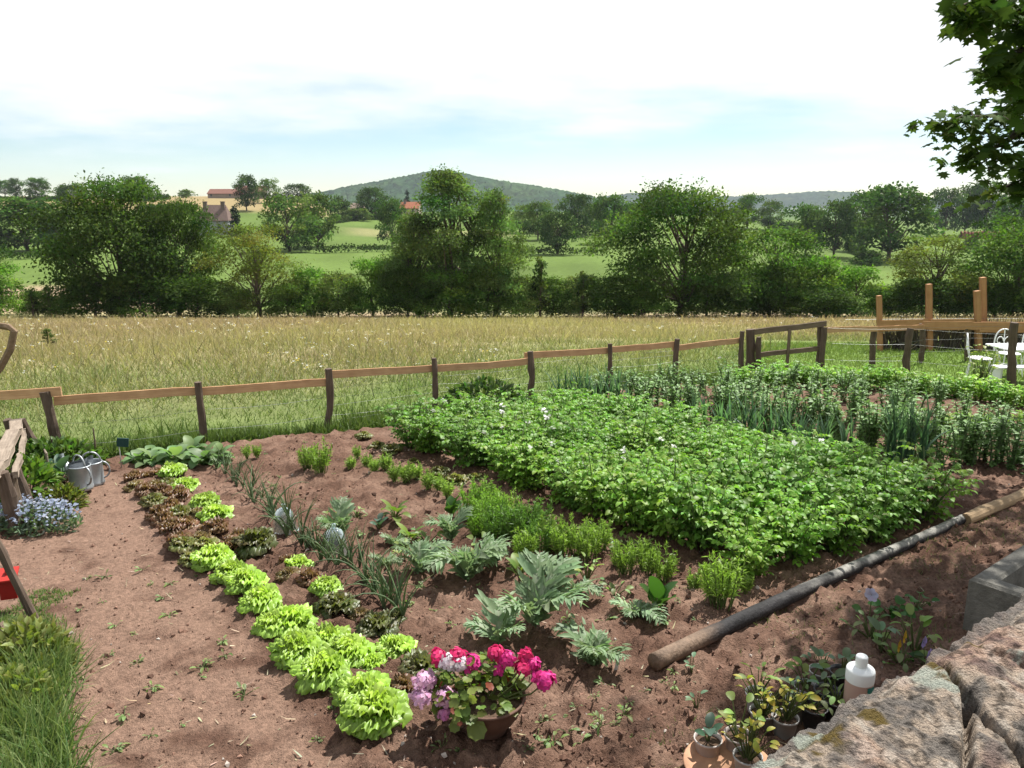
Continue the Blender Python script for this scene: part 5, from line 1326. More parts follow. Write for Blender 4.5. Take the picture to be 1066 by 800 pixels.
for i, (u, v, w) in enumerate(front):
    veg(LG, i, 'lettuce', 'bright green frilly lettuce, %s from the geranium bowl along the edge of the bare path' % ORD[i], 'lettuce', u, v, w, .415, GL, squash=1.05)
for i, (u, v, w) in enumerate([(410, 686, 50), (386, 704, 40), (340, 627, 36), (311, 602, 36)]):
    veg(LG, i + 1, 'lettuce', 'bright green lettuce in the inner row, %s from the geranium bowl' % ORD[i], 'lettuce', u, v, w, .42, GL, squash=1.05)
for i, (u, v, w) in enumerate([(226, 550, 38), (214, 536, 36), (193, 517, 33), (180, 503, 34)]):
    veg(LG, i + 2, 'lettuce', 'bright green rounded lettuce among red ones, %s counted towards the squash leaves' % ORD[i], 'lettuce', u, v, w, .42, GL, squash=1.05)
dk = [(268, 582, 58, 0), (352, 642, 56, 0), (392, 664, 54, 1), (436, 706, 56, 1), (420, 722, 40, 2), (322, 616, 40, 2), (300, 612, 34, 2), (376, 650, 36, 2), (300, 600, 30, 2), (408, 655, 34, 0)]
for i, (u, v, w, kd) in enumerate(dk):
    m = [LD, LD, LR][kd]
    veg(m, i, 'lettuce', ['dark green bronze-edged lettuce', 'dark green bronze-edged lettuce', 'red-brown leaf lettuce'][kd] + ' between bright front row and onions, %s listed from the squash end' % ORD[i] if False else
        [['dark green bronze-edged lettuce directly below the half hidden cloche', 'dark bronze-edged lettuce near the middle of the inner row', 'bronze-green lettuce under the curling onion leaves', 'bronze-green lettuce touching the pale pink geraniums',
          'red-green lettuce tucked behind the first front lettuce', 'red-brown lettuce beside the inner bright green lettuce, onion side', 'red-brown lettuce beside the inner bright green lettuce, path side', 'red-brown lettuce between the two bronze heads', 'small red-brown lettuce next to the dark head by the cloche', 'small bronze lettuce right against the onions']][0][i], 'lettuce', u, v, w, .42, GL)
idx = 0
for row, (du, n) in enumerate([(0, 10), (19, 9), (36, 8), (54, 4)]):
    for i in range(n):
        t = (i + .5 + .25 * rng.normal()) / n
        u = 133 + (206 - 133) * t + du * (.75 + .35 * t) + rng.normal() * 2; v = 499 + (598 - 499) * t + rng.normal() * 2 - du * .12
        if any(abs(u - a) < 13 and abs(v - b) < 9 for a, b in [(226, 550), (214, 536), (193, 517), (180, 503), (223, 597)]): continue
        veg(LR if rng.random() < .68 else LE, int(rng.integers(4)), 'red_lettuce', ('bronze oak-leaf lettuce in the line along the path edge' if row == 0 else 'bronze oak-leaf lettuce massed behind the path-edge line') + (', %s from the squash end' % ORD[i] if row == 0 else ', %s line in, %s from the squash end' % (ORD[row], ORD[i])), 'lettuce', u, v, 25 + 12 * t, .37, 'bronze oak-leaf lettuces')
for i, (u, v, w, lb) in enumerate([(379, 463, 22, 'dark endive, first of three by the end of the potato edge'), (393, 471, 24, 'dark endive, second of three by the end of the potato edge'), (408, 478, 28, 'dark endive, largest and last of three by the end of the potato edge'), (431, 486, 16, 'small pale endive alone between endive groups'), (458, 500, 26, 'dark endive in the pair beside the feathery carrots, farther one'), (474, 509, 34, 'dark endive in the pair beside the feathery carrots, larger one'), (494, 506, 24, 'dark endive nearest the potato plants by the carrots')]):
    veg(LE, i, 'endive', lb, 'endive', u, v, w, .40, 'dark endives')

# onions and leeks
def onion_mesh(seed, n=6, L=.38, W=.0062, col=(.17, .25, .12), tip=(.40, .40, .20), stiff=1.0):
    g = G(); r = np.random.default_rng(seed); nb = n
    for i in range(nb):
        a = r.random() * 6.28; lean = .10 + .5 * r.random() / stiff; l = L * (.6 + .5 * r.random()); bend = (1.6 if r.random() < .35 else .5) * r.random() / stiff
        m = 8; t = np.linspace(0, 1, m); th = lean * .6 + (lean + bend) * t ** 1.5
        x = np.concatenate([[0], np.cumsum(np.sin(th[1:]) * l / (m - 1))]); zz = np.concatenate([[0], np.cumsum(np.cos(th[1:]) * l / (m - 1))])
        c = np.asarray(col) * (1 + .15 * r.normal()); cc = c[None] + (np.asarray(tip) - c)[None] * (np.clip(t - .55, 0, 1) * (1.6 * (r.random() < .5)))[:, None]
        tube(g, np.stack([x * math.cos(a), x * math.sin(a), zz], 1), W * (1 - t * .85) * (.6 + .8 * r.random()), 5, np.clip(cc, .02, .8), cap=False)
    return g.mesh('onion', M_leaf)
ON = [onion_mesh(541 + k, 7 + k % 3) for k in range(4)]
def leek_mesh(seed, n=9, L=.6):
    g = G(); r = np.random.default_rng(seed); a = np.arange(n) * np.pi + r.normal(size=n) * .3
    tube(g, [(0, 0, 0), (0, 0, .16)], [.014, .011], 6, (.30, .38, .22), cap=False)
    d = nz(np.stack([np.cos(a) * .22, np.sin(a) * .22, np.ones(n)], 1)); up = np.stack([-np.cos(a), -np.sin(a), .2 + 0 * a], 1)
    b = np.stack([np.cos(a) * .006, np.sin(a) * .006, .04 + .12 * r.random(n)], 1)
    blades(g, b, d, -up, L * (.6 + .5 * r.random(n)), .026, 6, (.5 + 1.1 * r.random(n) ** 2), .5, 'strap', jcol((.085, .19, .11), n, .15, .06, r), jcol((.15, .26, .15), n, .1, .05, r))
    return g.mesh('leek', M_leaf)
LK = [leek_mesh(551 + k) for k in range(3)]
orow = [(226, 494), (234, 500), (243, 505), (248, 513), (256, 517), (262, 525), (268, 531), (277, 540), (283, 548), (290, 553), (297, 566), (306, 563), (312, 574), (320, 578), (327, 585), (334, 593), (343, 600), (352, 602), (362, 604), (372, 606), (383, 618), (394, 630), (402, 640), (410, 646), (418, 652)]
for i, (u, v) in enumerate(orow):
    p = S(u + rng.normal() * 2, v)
    place('onion_plant', 'thin curling onion plant, %s in the row from the squash leaves to the geraniums' % ORD[i], 'onion', ON[i % 4], p, rng.random() * 6, .85 + .45 * rng.random(), 'onions in a straggling row')

for i, (u, v) in enumerate([(238, 493), (250, 503), (262, 512), (272, 524), (285, 535), (296, 545), (318, 566), (330, 577), (344, 592), (360, 596), (376, 600), (392, 616), (404, 630), (414, 640)]):
    place('onion_plant', 'onion in the second straggling line, %s counted from the squash leaves' % ORD[i], 'onion', ON[(i + 1) % 4], S(u + rng.normal() * 3, v + rng.normal() * 2), rng.random() * 6, .7 + .4 * rng.random(), 'onions in a straggling row')
for i, (u, v) in enumerate([(350, 552), (372, 545), (395, 555), (420, 590), (445, 575), (460, 590), (500, 590), (545, 600), (575, 600), (610, 610), (640, 625), (560, 555), (620, 575), (650, 580)]):
    place('seedling', 'slender young green seedling on the middle bed, %s from the onions towards the black pole' % ORD[i], 'seedling', SEED[(1, 4, 2)[i % 3]], S(u, v), rng.random() * 6, .9 + .5 * rng.random(), 'young seedlings on the middle bed')

# potatoes
def potato_mesh(seed, nst=14, H=.46, Rr=.30, col=(.135, .235, .040)):
    g = G(); r = np.random.default_rng(seed); base, dirs, ups, Ls, Ws, cs, dr = [], [], [], [], [], [], []
    for s_ in range(nst):
        a = s_ * 2.4 + r.normal() * .3; lean = .10 + .55 * ((s_ + .5) / nst); l = H * (.85 + .35 * r.random())
        m = 6; t = np.linspace(0, 1, m); th = lean * (.45 + .9 * t)
        x = np.concatenate([[0], np.cumsum(np.sin(th[1:]) * l / (m - 1))]) + .03; zz = np.concatenate([[0], np.cumsum(np.cos(th[1:]) * l / (m - 1))])
        sp = np.stack([x * math.cos(a), x * math.sin(a), zz], 1); tube(g, sp, .007 * (1 - .5 * t), 5, (.20, .27, .10), cap=False)
        for j in range(12):
            f = .12 + .88 * (j + r.random() * .6) / 12; f = min(f, 1); q = np.array([np.interp(f, t, sp[:, k]) for k in range(3)])
            az = a + (j * 2.4 + r.normal() * .5); out = np.array([math.cos(az), math.sin(az), .35 + .35 * r.random()]); out /= np.linalg.norm(out)
            ll = .135 * (.7 + .5 * r.random()); side = nz(np.cross(out, [0, 0, 1.])); nrm = np.cross(side, out)
            shade = (1 + .16 * r.normal())
            top = np.asarray(col) * shade * (1 + .25 * (f - .5))
            for q_, sd_, sz in [(1.0, 0, .062), (.78, 1, .050), (.78, -1, .050), (.55, 1, .044), (.55, -1, .044), (.34, 1, .034), (.34, -1, .034)]:
                b = q + out * ll * q_ - np.array([0, 0, 1.]) * ll * .25 * q_ ** 2
                d = out * (1 if sd_ == 0 else .45) + side * sd_ * .9 - np.array([0, 0, .25])
                base.append(b); dirs.append(d); ups.append(nrm + .25 * r.normal(size=3)); L_ = sz * (.52 + .45 * r.random()); Ls.append(L_); Ws.append(L_ * .78); cs.append(top * (1 + .08 * r.normal(size=3))); dr.append(.5 + .5 * r.random())
    blades(g, np.array(base), np.array(dirs), np.array(ups), np.array(Ls), np.array(Ws), 3, np.array(dr), .30, [.45, 1, .75, .06], np.clip(np.array(cs), .01, .9))
    return g.mesh('foliage', M_leaf)
POT_ = [potato_mesh(561 + k, 14, .42 + .03 * k, col=[(.21, .40, .055), (.19, .365, .05), (.235, .41, .06), (.20, .375, .068)][k]) for k in range(4)]
def blossom_mesh(seed):
    g = G(); r = np.random.default_rng(seed)
    for k in range(2):
        c = np.array([r.normal() * .11, r.normal() * .11, .47 + .05 * r.random()]); tube(g, [(c[0] * .5, c[1] * .5, .3), tuple(c)], .004, 4, (.2, .27, .1), cap=False)
        for j in range(9):
            q = c + r.normal(size=3) * .013; a = np.arange(5) * 1.2566; n_ = nz(np.array([r.normal() * .5, -.5, .8])); x_ = nz(np.cross(n_, [0, 1, .2])); y_ = np.cross(n_, x_)
            blades(g, np.tile(q, (5, 1)), np.cos(a)[:, None] * x_ + np.sin(a)[:, None] * y_ + .2 * n_, n_, .013, .013, 2, .2, .1, [.5, 1, .3], (1.1, 1.1, 1.05))
    return g.mesh('blossom', M_petal)
BLO = [blossom_mesh(571), blossom_mesh(572)]
A_, B_, C_, D_ = P(430, 468)[:2], P(774, 604)[:2], P(958, 545)[:2], P(586, 447)[:2]
nrow, ncol = 6, 15
for i in range(nrow):
    for j in range(ncol):
        s_, t = (i + .5 * 0) / (nrow - 1), (j + .25 * rng.normal()) / (ncol - 1)
        p = (A_ * (1 - t) + B_ * t) * (1 - s_) + (D_ * (1 - t) + C_ * t) * s_; p = p + rng.normal(size=2) * .05
        x, y = p; loc = (x, y, zs(x, y, .02)); fl = (i == 0 and j in (2, 5, 7, 9)) or (i == 1 and j in (3, 5, 6, 9, 10)) or (i == 2 and j in (2, 4, 9)) or (i == 4 and j == 11)
        lb = 'leafy potato plant in the %s row from the carrots, %s counted from the far end' % (ORD[i], ORD[j])
        if fl: lb = 'potato plant bearing white blossom, %s row from the carrots, %s from the far end' % (ORD[i], ORD[j])
        parts = [('foliage', POT_[int(rng.integers(4))])] + ([('blossom', BLO[j % 2])] if fl else [])
        place('potato_plant', lb, 'potato plant', parts, loc, rng.random() * 6.28, (.82 + .36 * rng.random()) * (.98 + .04 * t), 'potato plants in the big green patch')

# broad beans, low beans, leek rows
def bean_mesh(seed, nst=6, H=.62, col=(.22, .38, .12)):
    g = G(); r = np.random.default_rng(seed)
    B, D_l, U_, L_, C_l = [], [], [], [], []
    for s_ in range(nst):
        a = r.random() * 6.28; ln = .10 + .16 * r.random(); h = H * (.75 + .35 * r.random())
        tube(g, [(0.03 * math.cos(a), .03 * math.sin(a), 0), (ln * .5 * h * math.cos(a), ln * .5 * h * math.sin(a), h * .5), (ln * h * 1.2 * math.cos(a), ln * h * 1.2 * math.sin(a), h)], [.009, .008, .005], 5, (.17, .24, .11), cap=False)
        n = 15
        for k in range(n):
            f = .04 + .96 * (k + r.random() * .5) / n; c = np.array([ln * h * 1.2 * f * math.cos(a), ln * h * 1.2 * f * math.sin(a), h * f]); az = k * 2.6 + r.normal() * .4
            for q in range(3):
                o = np.array([math.cos(az + (q - 1) * .7), math.sin(az + (q - 1) * .7), .45 + .35 * r.normal()]); B.append(c + nz(o) * .035 * (q == 1)); D_l.append(o); U_.append([r.normal() * .4, r.normal() * .4, 1]); L_.append(.062 * (.7 + .5 * r.random())); C_l.append(np.asarray(col) * (1 + .18 * r.normal()))
    blades(g, np.array(B), np.array(D_l), np.array(U_), np.array(L_), np.array(L_) * .52, 3, .3 + .5 * r.random(len(B)), .25, [.35, 1, .8, .08], np.clip(np.array(C_l), .01, .9))
    return g.mesh('foliage', M_silver)
BEAN = [bean_mesh(581 + k) for k in range(4)]
def line(pts, n):
    W_ = [P(*p)[:2] for p in pts]; ds = np.concatenate([[0], np.cumsum([np.linalg.norm(b - a) for a, b in zip(W_[:-1], W_[1:])])])
    W_ = np.array(W_); s_ = np.linspace(0, ds[-1], n); return np.stack([np.interp(s_, ds, W_[:, 0]), np.interp(s_, ds, W_[:, 1])], 1)
for ri, (pts, n, nm, sc) in enumerate([([(625, 432), (760, 447), (900, 476)], 19, 'first row of beans behind the leeks', 1.05), ([(900, 478), (960, 487), (1066, 497), (1120, 503)], 18, 'bean row at the edge of the bare soil', 1.08), ([(640, 421), (800, 434), (940, 454), (1080, 474)], 28, 'middle row of beans', 1.05), ([(690, 413), (860, 422), (1000, 440)], 22, 'last bean row before the low bushy plants', .95), ([(662, 441), (800, 456), (960, 479), (1100, 490)], 26, 'bean row just behind the long leek row', 1.0), ([(650, 462), (700, 468)], 5, 'short bean row pressed against the potato patch', .75)]):
    for j, (x, y) in enumerate(line(pts, n)):
        x += rng.normal() * .08; y += rng.normal() * .09
        place('broad_bean_plant', 'grey-green bean, %s in the %s' % (ORD[j], nm), 'bean plant', [('foliage', BEAN[int(rng.integers(4))])] if False else BEAN[int(rng.integers(4))], (x, y, zs(x, y, .02)), rng.random() * 6.28, sc * (.68 + .26 * rng.random()), 'broad beans')
for ri, (pts, n, nm, sc) in enumerate([([(572, 434), (655, 446)], 13, 'leek row by the end of the beans', 1.0), ([(590, 428), (640, 434)], 8, 'short leek row nearest the long fence', .95), ([(728, 474), (880, 503)], 20, 'long leek row between potatoes and beans', 1.0), ([(735, 466), (850, 486)], 13, 'second leek row hidden against the beans', .9), ([(926, 498), (950, 500)], 6, 'tall leek tuft on the bare soil', 1.25)]):
    for j, (x, y) in enumerate(line(pts, n)):
        x += rng.normal() * .035; y += rng.normal() * .05
        place('leek_plant', 'dark blue-green leek, %s in the %s' % (ORD[j], nm), 'leek', LK[int(rng.integers(3))], (x, y, zs(x, y, .02)), rng.random() * 6.28, sc * (.85 + .3 * rng.random()), 'leeks')
LOW = [potato_mesh(591 + k, 9, .34, .3, c_) for k, c_ in enumerate([(.23, .45, .06), (.30, .48, .075)])]
for j, (x, y) in enumerate(line([(765, 408), (860, 408), (960, 414), (1060, 428), (1110, 434)], 18)):
    place('bush_bean_plant', 'low bushy bright green plant, %s in the row bordering the lawn' % ORD[j], 'plant', LOW[j % 2], (x, y, zs(x, y, .02)), rng.random() * 6, .95 + .3 * rng.random(), 'low bushy plants bordering the lawn')
for j, (x, y) in enumerate(line([(985, 450), (1060, 452), (1110, 456)], 7)):
    place('young_plant', 'yellow-green young plant, %s in the sparse row past the beans' % ORD[j], 'plant', LOW[1], (x, y, zs(x, y, .02)), rng.random() * 6, .5 + .2 * rng.random(), 'sparse yellow-green young plants')
tag(link('shrub', leaf_bunch(601, 60, .07, .75, (.30, .38, .08), spread=.22, w=.7), None, P(1018, 408), 0, 1.0), 'yellow-green leafy sapling on the lawn in front of the chair', 'shrub')

# artichokes
def artichoke_mesh(seed, n=9, L=.55, col=(.25, .36, .19), upr=.0):
    g = G(); r = np.random.default_rng(seed)
    for i in range(n):
        k = (i + .5) / n; a = i * 2.39996 + r.normal() * .5; l = L * (.55 + .5 * k) * (1 + .12 * r.normal())
        m = 12; t = np.linspace(0, 1, m + 1); e0 = R(84 - 36 * k * (1 - upr) + 6 * r.normal()); bend = R(50 + 85 * k + 15 * r.normal()) * (1 - .4 * upr)
        el = e0 - bend * t ** 1.6
        x = np.concatenate([[0], np.cumsum(np.cos(el[1:]) * l / m)]); zz = np.concatenate([[0], np.cumsum(np.sin(el[1:]) * l / m)])
        ca, sa = math.cos(a), math.sin(a)
        sp = np.stack([x * ca, x * sa, zz], 1); T = np.stack([np.cos(el) * ca, np.cos(el) * sa, np.sin(el)], 1); S_ = np.tile([-sa, ca, 0], (m + 1, 1)); N_ = np.cross(T, S_) * -1
        N_ = np.stack([-np.sin(el) * ca, -np.sin(el) * sa, np.cos(el)], 1)
        c = np.asarray(col) * (1 + .12 * r.normal()); rb = np.array([.36, .42, .28])
        wv = .010 + .022 * np.sin(np.pi * np.clip(t, .0, 1)) ** .8
        for sd in (-1, 1):
            pass
        V = np.stack([sp - S_ * wv[:, None] + N_ * .010, sp, sp + S_ * wv[:, None] + N_ * .010], 1).reshape(-1, 3)
        C = np.stack([np.tile(c, (m + 1, 1)), np.tile(rb, (m + 1, 1)), np.tile(c, (m + 1, 1))], 1).reshape(-1, 3)
        kk = np.arange(m)[:, None] * 3 + np.arange(2)[None]; g.add(V, np.stack([kk, kk + 1, kk + 4, kk + 3], -1).reshape(-1, 4), None, C)
        js = np.array([2, 4, 6, 8, 9, 10, 11, 12]); lw = l * .36 * np.sin(np.pi * (t[js] * .80 + .16)) ** .9 + .015
        for sd in (-1, 1):
            b = sp[js] + S_[js] * sd * wv[js][:, None] * .6
            d = T[js] * .75 + S_[js] * sd * .85 + N_[js] * (.25 + .25 * r.normal(size=(len(js), 1)))
            ln = lw * (.8 + .35 * r.random(len(js)))
            cc = jcol(c, len(js), .10, .04, r)
            blades(g, b, d, N_[js], ln, ln * .34 + .008, 4, .5 + .7 * r.random(len(js)), .35, [.75, 1, .72, .50, .05], cc, cc * 1.15)
            for off in (.35, .62):                                 # teeth on the lobes
                bb = b + nz(d) * (ln * off)[:, None]; blades(g, bb, nz(d) + T[js] * .6 * 1 + S_[js] * sd * .1, N_[js], ln * .42, ln * .2, 2, .4, .3, [.8, .7, .05], cc)
    return g.mesh('leaves', M_silver)
ART = [artichoke_mesh(611, 7, upr=.45), artichoke_mesh(612, 6, upr=.7), artichoke_mesh(613, 6, upr=.4), artichoke_mesh(614, 8, .70, upr=.7), artichoke_mesh(615, 4, .45, upr=.2)]
arts = [(556, 662, 118, 3, 'largest silver artichoke plant, its jagged leaves arching over the soil behind the geraniums'), (618, 700, 92, 0, 'silver artichoke with drooping leaves between the geraniums and the black pole'), (352, 568, 66, 1, 'upright silver artichoke right behind the clear glass cloche'),
        (437, 604, 76, 1, 'silver artichoke with two arching leaves past the clear glass cloche'), (487, 612, 96, 0, 'spreading pale silver artichoke in front of the carrots'), (516, 594, 60, 2, 'greener artichoke half behind the spreading pale one, by the carrots'),
        (600, 628, 52, 4, 'small curled artichoke on the bare soil past the largest one'), (662, 650, 66, 2, 'drooping silver artichoke leaning against the big upright leaf'), (520, 680, 96, 4, 'flat trailing artichoke leaves right above the geranium flowers'), (410, 575, 36, 4, 'small artichoke seedling uphill of the clear cloche'), (470, 572, 60, 1, 'silver artichoke at the near end of the carrots'), (400, 600, 40, 4, 'low young artichoke in the open soil beside the onions')]
for u, v, w, k, lb in arts: veg(ART, k, 'artichoke_plant', lb, 'artichoke', u, v, w, [.86, .84, .84, .88, .7][k], 'silver artichoke plants', .02)
def rosette(seed, n, L, W, col, rib, e=(80, 30), bend=60, fr=.3):
    """broad plain leaves on stalks"""
    g = G(); r = np.random.default_rng(seed); i = np.arange(n); a = i * 2.4 + r.normal(size=n) * .3; k = (i + .5) / n
    el = np.radians(e[0] + (e[1] - e[0]) * k); d = np.stack([np.cos(a) * np.cos(el), np.sin(a) * np.cos(el), np.sin(el)], 1); up = np.stack([-np.cos(a) * np.sin(el), -np.sin(a) * np.sin(el), np.cos(el)], 1)
    l = L * (.6 + .5 * r.random(n)); st_ = l * .45
    for j in range(n): tube(g, [(0, 0, 0), tuple(d[j] * st_[j])], [.008, .006], 5, rib, cap=False)
    blades(g, d * st_[:, None] * .95, d, up, l * .75, W * (.7 + .5 * r.random(n)), 6, np.radians(bend) * (.5 + .8 * r.random(n)), .28, [.35, .9, 1.05, .95, .82, .55, .1], jcol(col, n, .12, .06, r), None)
    return g.mesh('leaves', M_leaf)
SQ = rosette(621, 22, .24, .105, (.22, .36, .14), (.25, .34, .14), (70, 15), 80); CH = rosette(622, 5, .30, .12, (.065, .165, .032), (.30, .38, .16), (86, 60), 25); HB = rosette(623, 9, .2, .09, (.19, .28, .05), (.25, .3, .1), (80, 20), 60); BR = rosette(624, 8, .26, .14, (.10, .18, .11), (.3, .38, .24), (80, 25), 50)
for i, (u, v, s, lb) in enumerate([(146, 486, .9, 'broad-leaved squash plant hard by the green marker, smallest of all'), (228, 488, .9, 'broad-leaved squash plant at the soil end, among the first onions'), (162, 488, 1.0, 'broad-leaved squash plant second from the green marker'), (184, 488, 1.15, 'broad-leaved squash plant with the palest big leaves'), (212, 490, 1.1, 'broad-leaved squash plant right above the first bright lettuce'), (200, 477, .95, 'broad-leaved squash plant tucked against the fence grass')]):
    place('squash_plant', lb, 'squash plant', SQ, S(u, v), i * 1.7, s, 'squash plants by the fence')
place('chard_plant', 'single big upright dark green leaf standing beside the drooping artichoke', 'plant', CH, S(684, 645), 1.9, 1.0)
for u, v, s, lb in [(470, 545, .8, 'dark upright leafy plant at the far end of the carrots'), (412, 548, .9, 'yellow-green leafy plant on open soil uphill of the cloche'), (428, 570, .9, 'bright yellow-green plant between two artichokes'), (540, 610, .8, 'yellow-green plant in the artichoke shade by the carrots')]:
    place('leafy_plant', lb, 'plant', CH if 'dark' in lb else HB, S(u, v), rng.random() * 6, s)

# feathery carrots and herbs
def feather_mesh(seed, n=34, H=.32, Rr=.20, col=(.26, .45, .07)):
    g = G(); r = np.random.default_rng(seed); B, D2, U2, L2, C2 = [], [], [], [], []
    for i in range(n):
        a = r.random() * 6.28; ln = .1 + .6 * r.random(); h = H * (.6 + .5 * r.random()); c = np.array([math.cos(a) * ln * .55, math.sin(a) * ln * .55, 1]) ; c /= np.linalg.norm(c)
        s_ = np.array([math.cos(a), math.sin(a), 0]) * Rr * .3 * r.random(); tube(g, [tuple(s_), tuple(s_ + c * h * .5), tuple(s_ + c * h - np.array([0, 0, .1 * ln * h]))], [.0035, .003, .002], 4, (.18, .26, .08), cap=False)
        for k in range(44):
            f = .30 + .65 * r.random(); q = s_ + c * h * f; o = nz(c + r.normal(size=3) * .9); B.append(q); D2.append(o); U2.append(r.normal(size=3)); L2.append(.040 * (1.25 - f * .5) * (.6 + .8 * r.random())); C2.append(np.asarray(col) * (1 + .18 * r.normal()))
    blades(g, np.array(B), np.array(D2), np.array(U2), np.array(L2), .0062, 2, .5, .2, [.4, 1, .1], np.clip(np.array(C2), .01, .9), None, mid=False)
    return g.mesh('foliage', M_leaf)
FE = [feather_mesh(631), feather_mesh(632, 26, .28, col=(.31, .47, .085)), feather_mesh(633, 12, .17, .08, (.34, .50, .11)), feather_mesh(634, 34, .34, .18, (.15, .29, .055))]
car = [(491, 548, 1.0, 0), (503, 544, 1.05, 0), (512, 556, 1.1, 0), (524, 549, 1.05, 1), (531, 562, 1.1, 0), (500, 565, 1.0, 0), (518, 572, 1.05, 3), (541, 573, 1.1, 3), (553, 570, 1.1, 3), (562, 585, 1.0, 3), (548, 590, .95, 1), (575, 582, .95, 1), (587, 588, 1.0, 1), (600, 586, 1.0, 1), (612, 594, .95, 1), (622, 585, .9, 1), (597, 600, .7, 2), (650, 606, .95, 1), (672, 608, .95, 1), (690, 612, .9, 1), (640, 596, .6, 2)]
for i, (u, v, s, k) in enumerate(car):
    place('carrot_plant', 'feathery bright green carrot top, %s along the tufted row from the endives to the pole' % ORD[i], 'carrot', FE[k], S(u, v), rng.random() * 6, s * .95, 'feathery carrot tops')
for i, (u, v, s) in enumerate([(382, 492, .8), (390, 500, .95), (402, 498, 1.0), (411, 508, 1.0), (423, 510, 1.05), (434, 508, .9), (446, 518, 1.0), (457, 517, .9), (466, 528, .9), (372, 486, .7)]):
    place('dill_plant', 'thin pale feathery seedling, %s in the line uphill of the endives' % ORD[i], 'herb', FE[2], S(u, v), rng.random() * 6, s * 1.2, 'thin feathery seedlings')
for u, v, s, k, lb in [(323, 496, .95, 1, 'loose upright green herb on open soil, path side of the pair'), (334, 500, 1.15, 1, 'loose upright green herb on open soil, taller one of the pair'), (258, 486, .9, 2, 'small grassy tuft near the soil edge by the onions'), (268, 484, .9, 2, 'second small grassy tuft at the soil edge'), (366, 496, .9, 2, 'thin yellow-flowered herb uphill on the bare soil'), (722, 622, .9, 2, 'leggy green herb by the pole, farther from the pole'), (752, 640, 1.25, 1, 'bushy green herb close to the black pole'), (738, 633, .9, 2, 'small green herb between two others near the black pole'), (775, 628, .8, 2, 'thin stalk with pale flower beside the potato corner'), (672, 590, .9, 2, 'yellow-green tuft on the strip between carrots and potatoes')]:
    place('herb_plant', lb, 'herb', FE[k], S(u, v), rng.random() * 6, s)

# the path side: forget-me-nots, little bush, brassicas, grassy bed
def forgetmenot():
    p = S(36, 556); g = G(); r = np.random.default_rng(641); n = 900
    a = r.random(n) * 6.28; rr = np.sqrt(r.random(n)); b = np.stack([np.cos(a) * rr * .37, np.sin(a) * rr * .19, .02 + .20 * (1 - rr ** 2 * .7) * r.random(n)], 1)
    blades(g, b, nz(rand_dirs(n, r) + np.array([0, 0, .8])), rand_dirs(n, r), .06, .018, 2, .4, .2, 'oval', jcol((.15, .21, .13), n, .2, .08, r))
    t = thing('forget_me_not', 'spreading clump of pale blue flowers at the foot of the old fence', 'flowers', p, 0, 1.0)
    link('leaves', g.mesh('leaves', M_leaf), t)
    n = 620; a = r.random(n) * 6.28; rr = np.sqrt(r.random(n)); b = np.stack([np.cos(a) * rr * .38, np.sin(a) * rr * .20, .10 + .14 * (1 - rr ** 2 * .6) + .03 * r.normal(size=n)], 1)
    g = G(); col = np.where((r.random(n) < .8)[:, None], np.array([.40, .47, .62]), np.array([.62, .66, .78])); f = nz(np.stack([r.normal(size=n) * .5, r.normal(size=n) * .5 - .2, np.ones(n)], 1)); x = nz(np.cross(f, r.normal(size=(n, 3)))); y = np.cross(f, x)
    for k in range(5):
        an = k * 1.2566; blades(g, b, x * math.cos(an) + y * math.sin(an), f, .011, .011, 1, 0, 0, [.5, .9], col, mid=False)
    link('blossom', g.mesh('blossom', M_petal), t)
forgetmenot()
def bush_thing(name, label, cat, p, rx, ry, h, n, L, col, w=.5, seed=0, tip=None):
    g = G(); r = np.random.default_rng(seed); u = rand_dirs(n, r); u[:, 2] = np.abs(u[:, 2])
    b = u * np.array([rx, ry, h]) * (.5 + .5 * r.random((n, 1)) ** .5) * .85
    c = jcol(col, n, .2, .1, r); d = nz(u + rand_dirs(n, r) * .6 + np.array([0, 0, .35]))
    blades(g, b, d, rand_dirs(n, r) + np.array([0, 0, .8]), L * (.7 + .6 * r.random(n)), L * w, 3, .6, .25, [.35, 1, .8, .1], c, c if tip is None else jcol(tip, n, .15, .08, r))
    for k in range(14): q = b[k * 7] * .9; tube(g, [(0, 0, 0), tuple(q * .5), tuple(q)], [.006, .005, .003], 4, (.16, .13, .07), cap=False)
    return tag(link(name, g.mesh(name, M_leaf), None, p), label, cat)
bush_thing('shrub', 'small rounded olive-yellow shrub in front of the watering cans', 'shrub', S(67, 531), .20, .16, .20, 420, .07, (.20, .24, .05), .3, 651)
bush_thing('shrub', 'bright green leafy plants growing along the old fence posts', 'shrub', S(33, 528), .22, .35, .42, 420, .09, (.17, .28, .05), .45, 652)
bush_thing('shrub', 'dark leafy growth behind the leaning stick at the fence corner', 'shrub', S(62, 492), .55, .30, .34, 700, .08, (.11, .19, .04), .5, 653)
bush_thing('shrub', 'mounded green weeds around the fence corner post', 'shrub', S(22, 492), .5, .3, .35, 500, .08, (.10, .18, .04), .5, 654)
bush_thing('shrub', 'dark green leafy clump in the meadow grass behind the potatoes', 'shrub', P(505, 431), .75, .4, .55, 700, .10, (.085, .15, .04), .5, 655)
bush_thing('shrub', 'yellow-green broad-leaved bush sprawling in the grassy corner bed', 'shrub', S(33, 700), .26, .20, .30, 420, .06, (.24, .28, .06), .5, 656, (.32, .34, .09))
bush_thing('shrub', 'low yellow-green leaves at the very edge of the grassy bed', 'shrub', S(8, 745), .28, .25, .20, 420, .06, (.22, .27, .07), .5, 657, (.30, .33, .09))
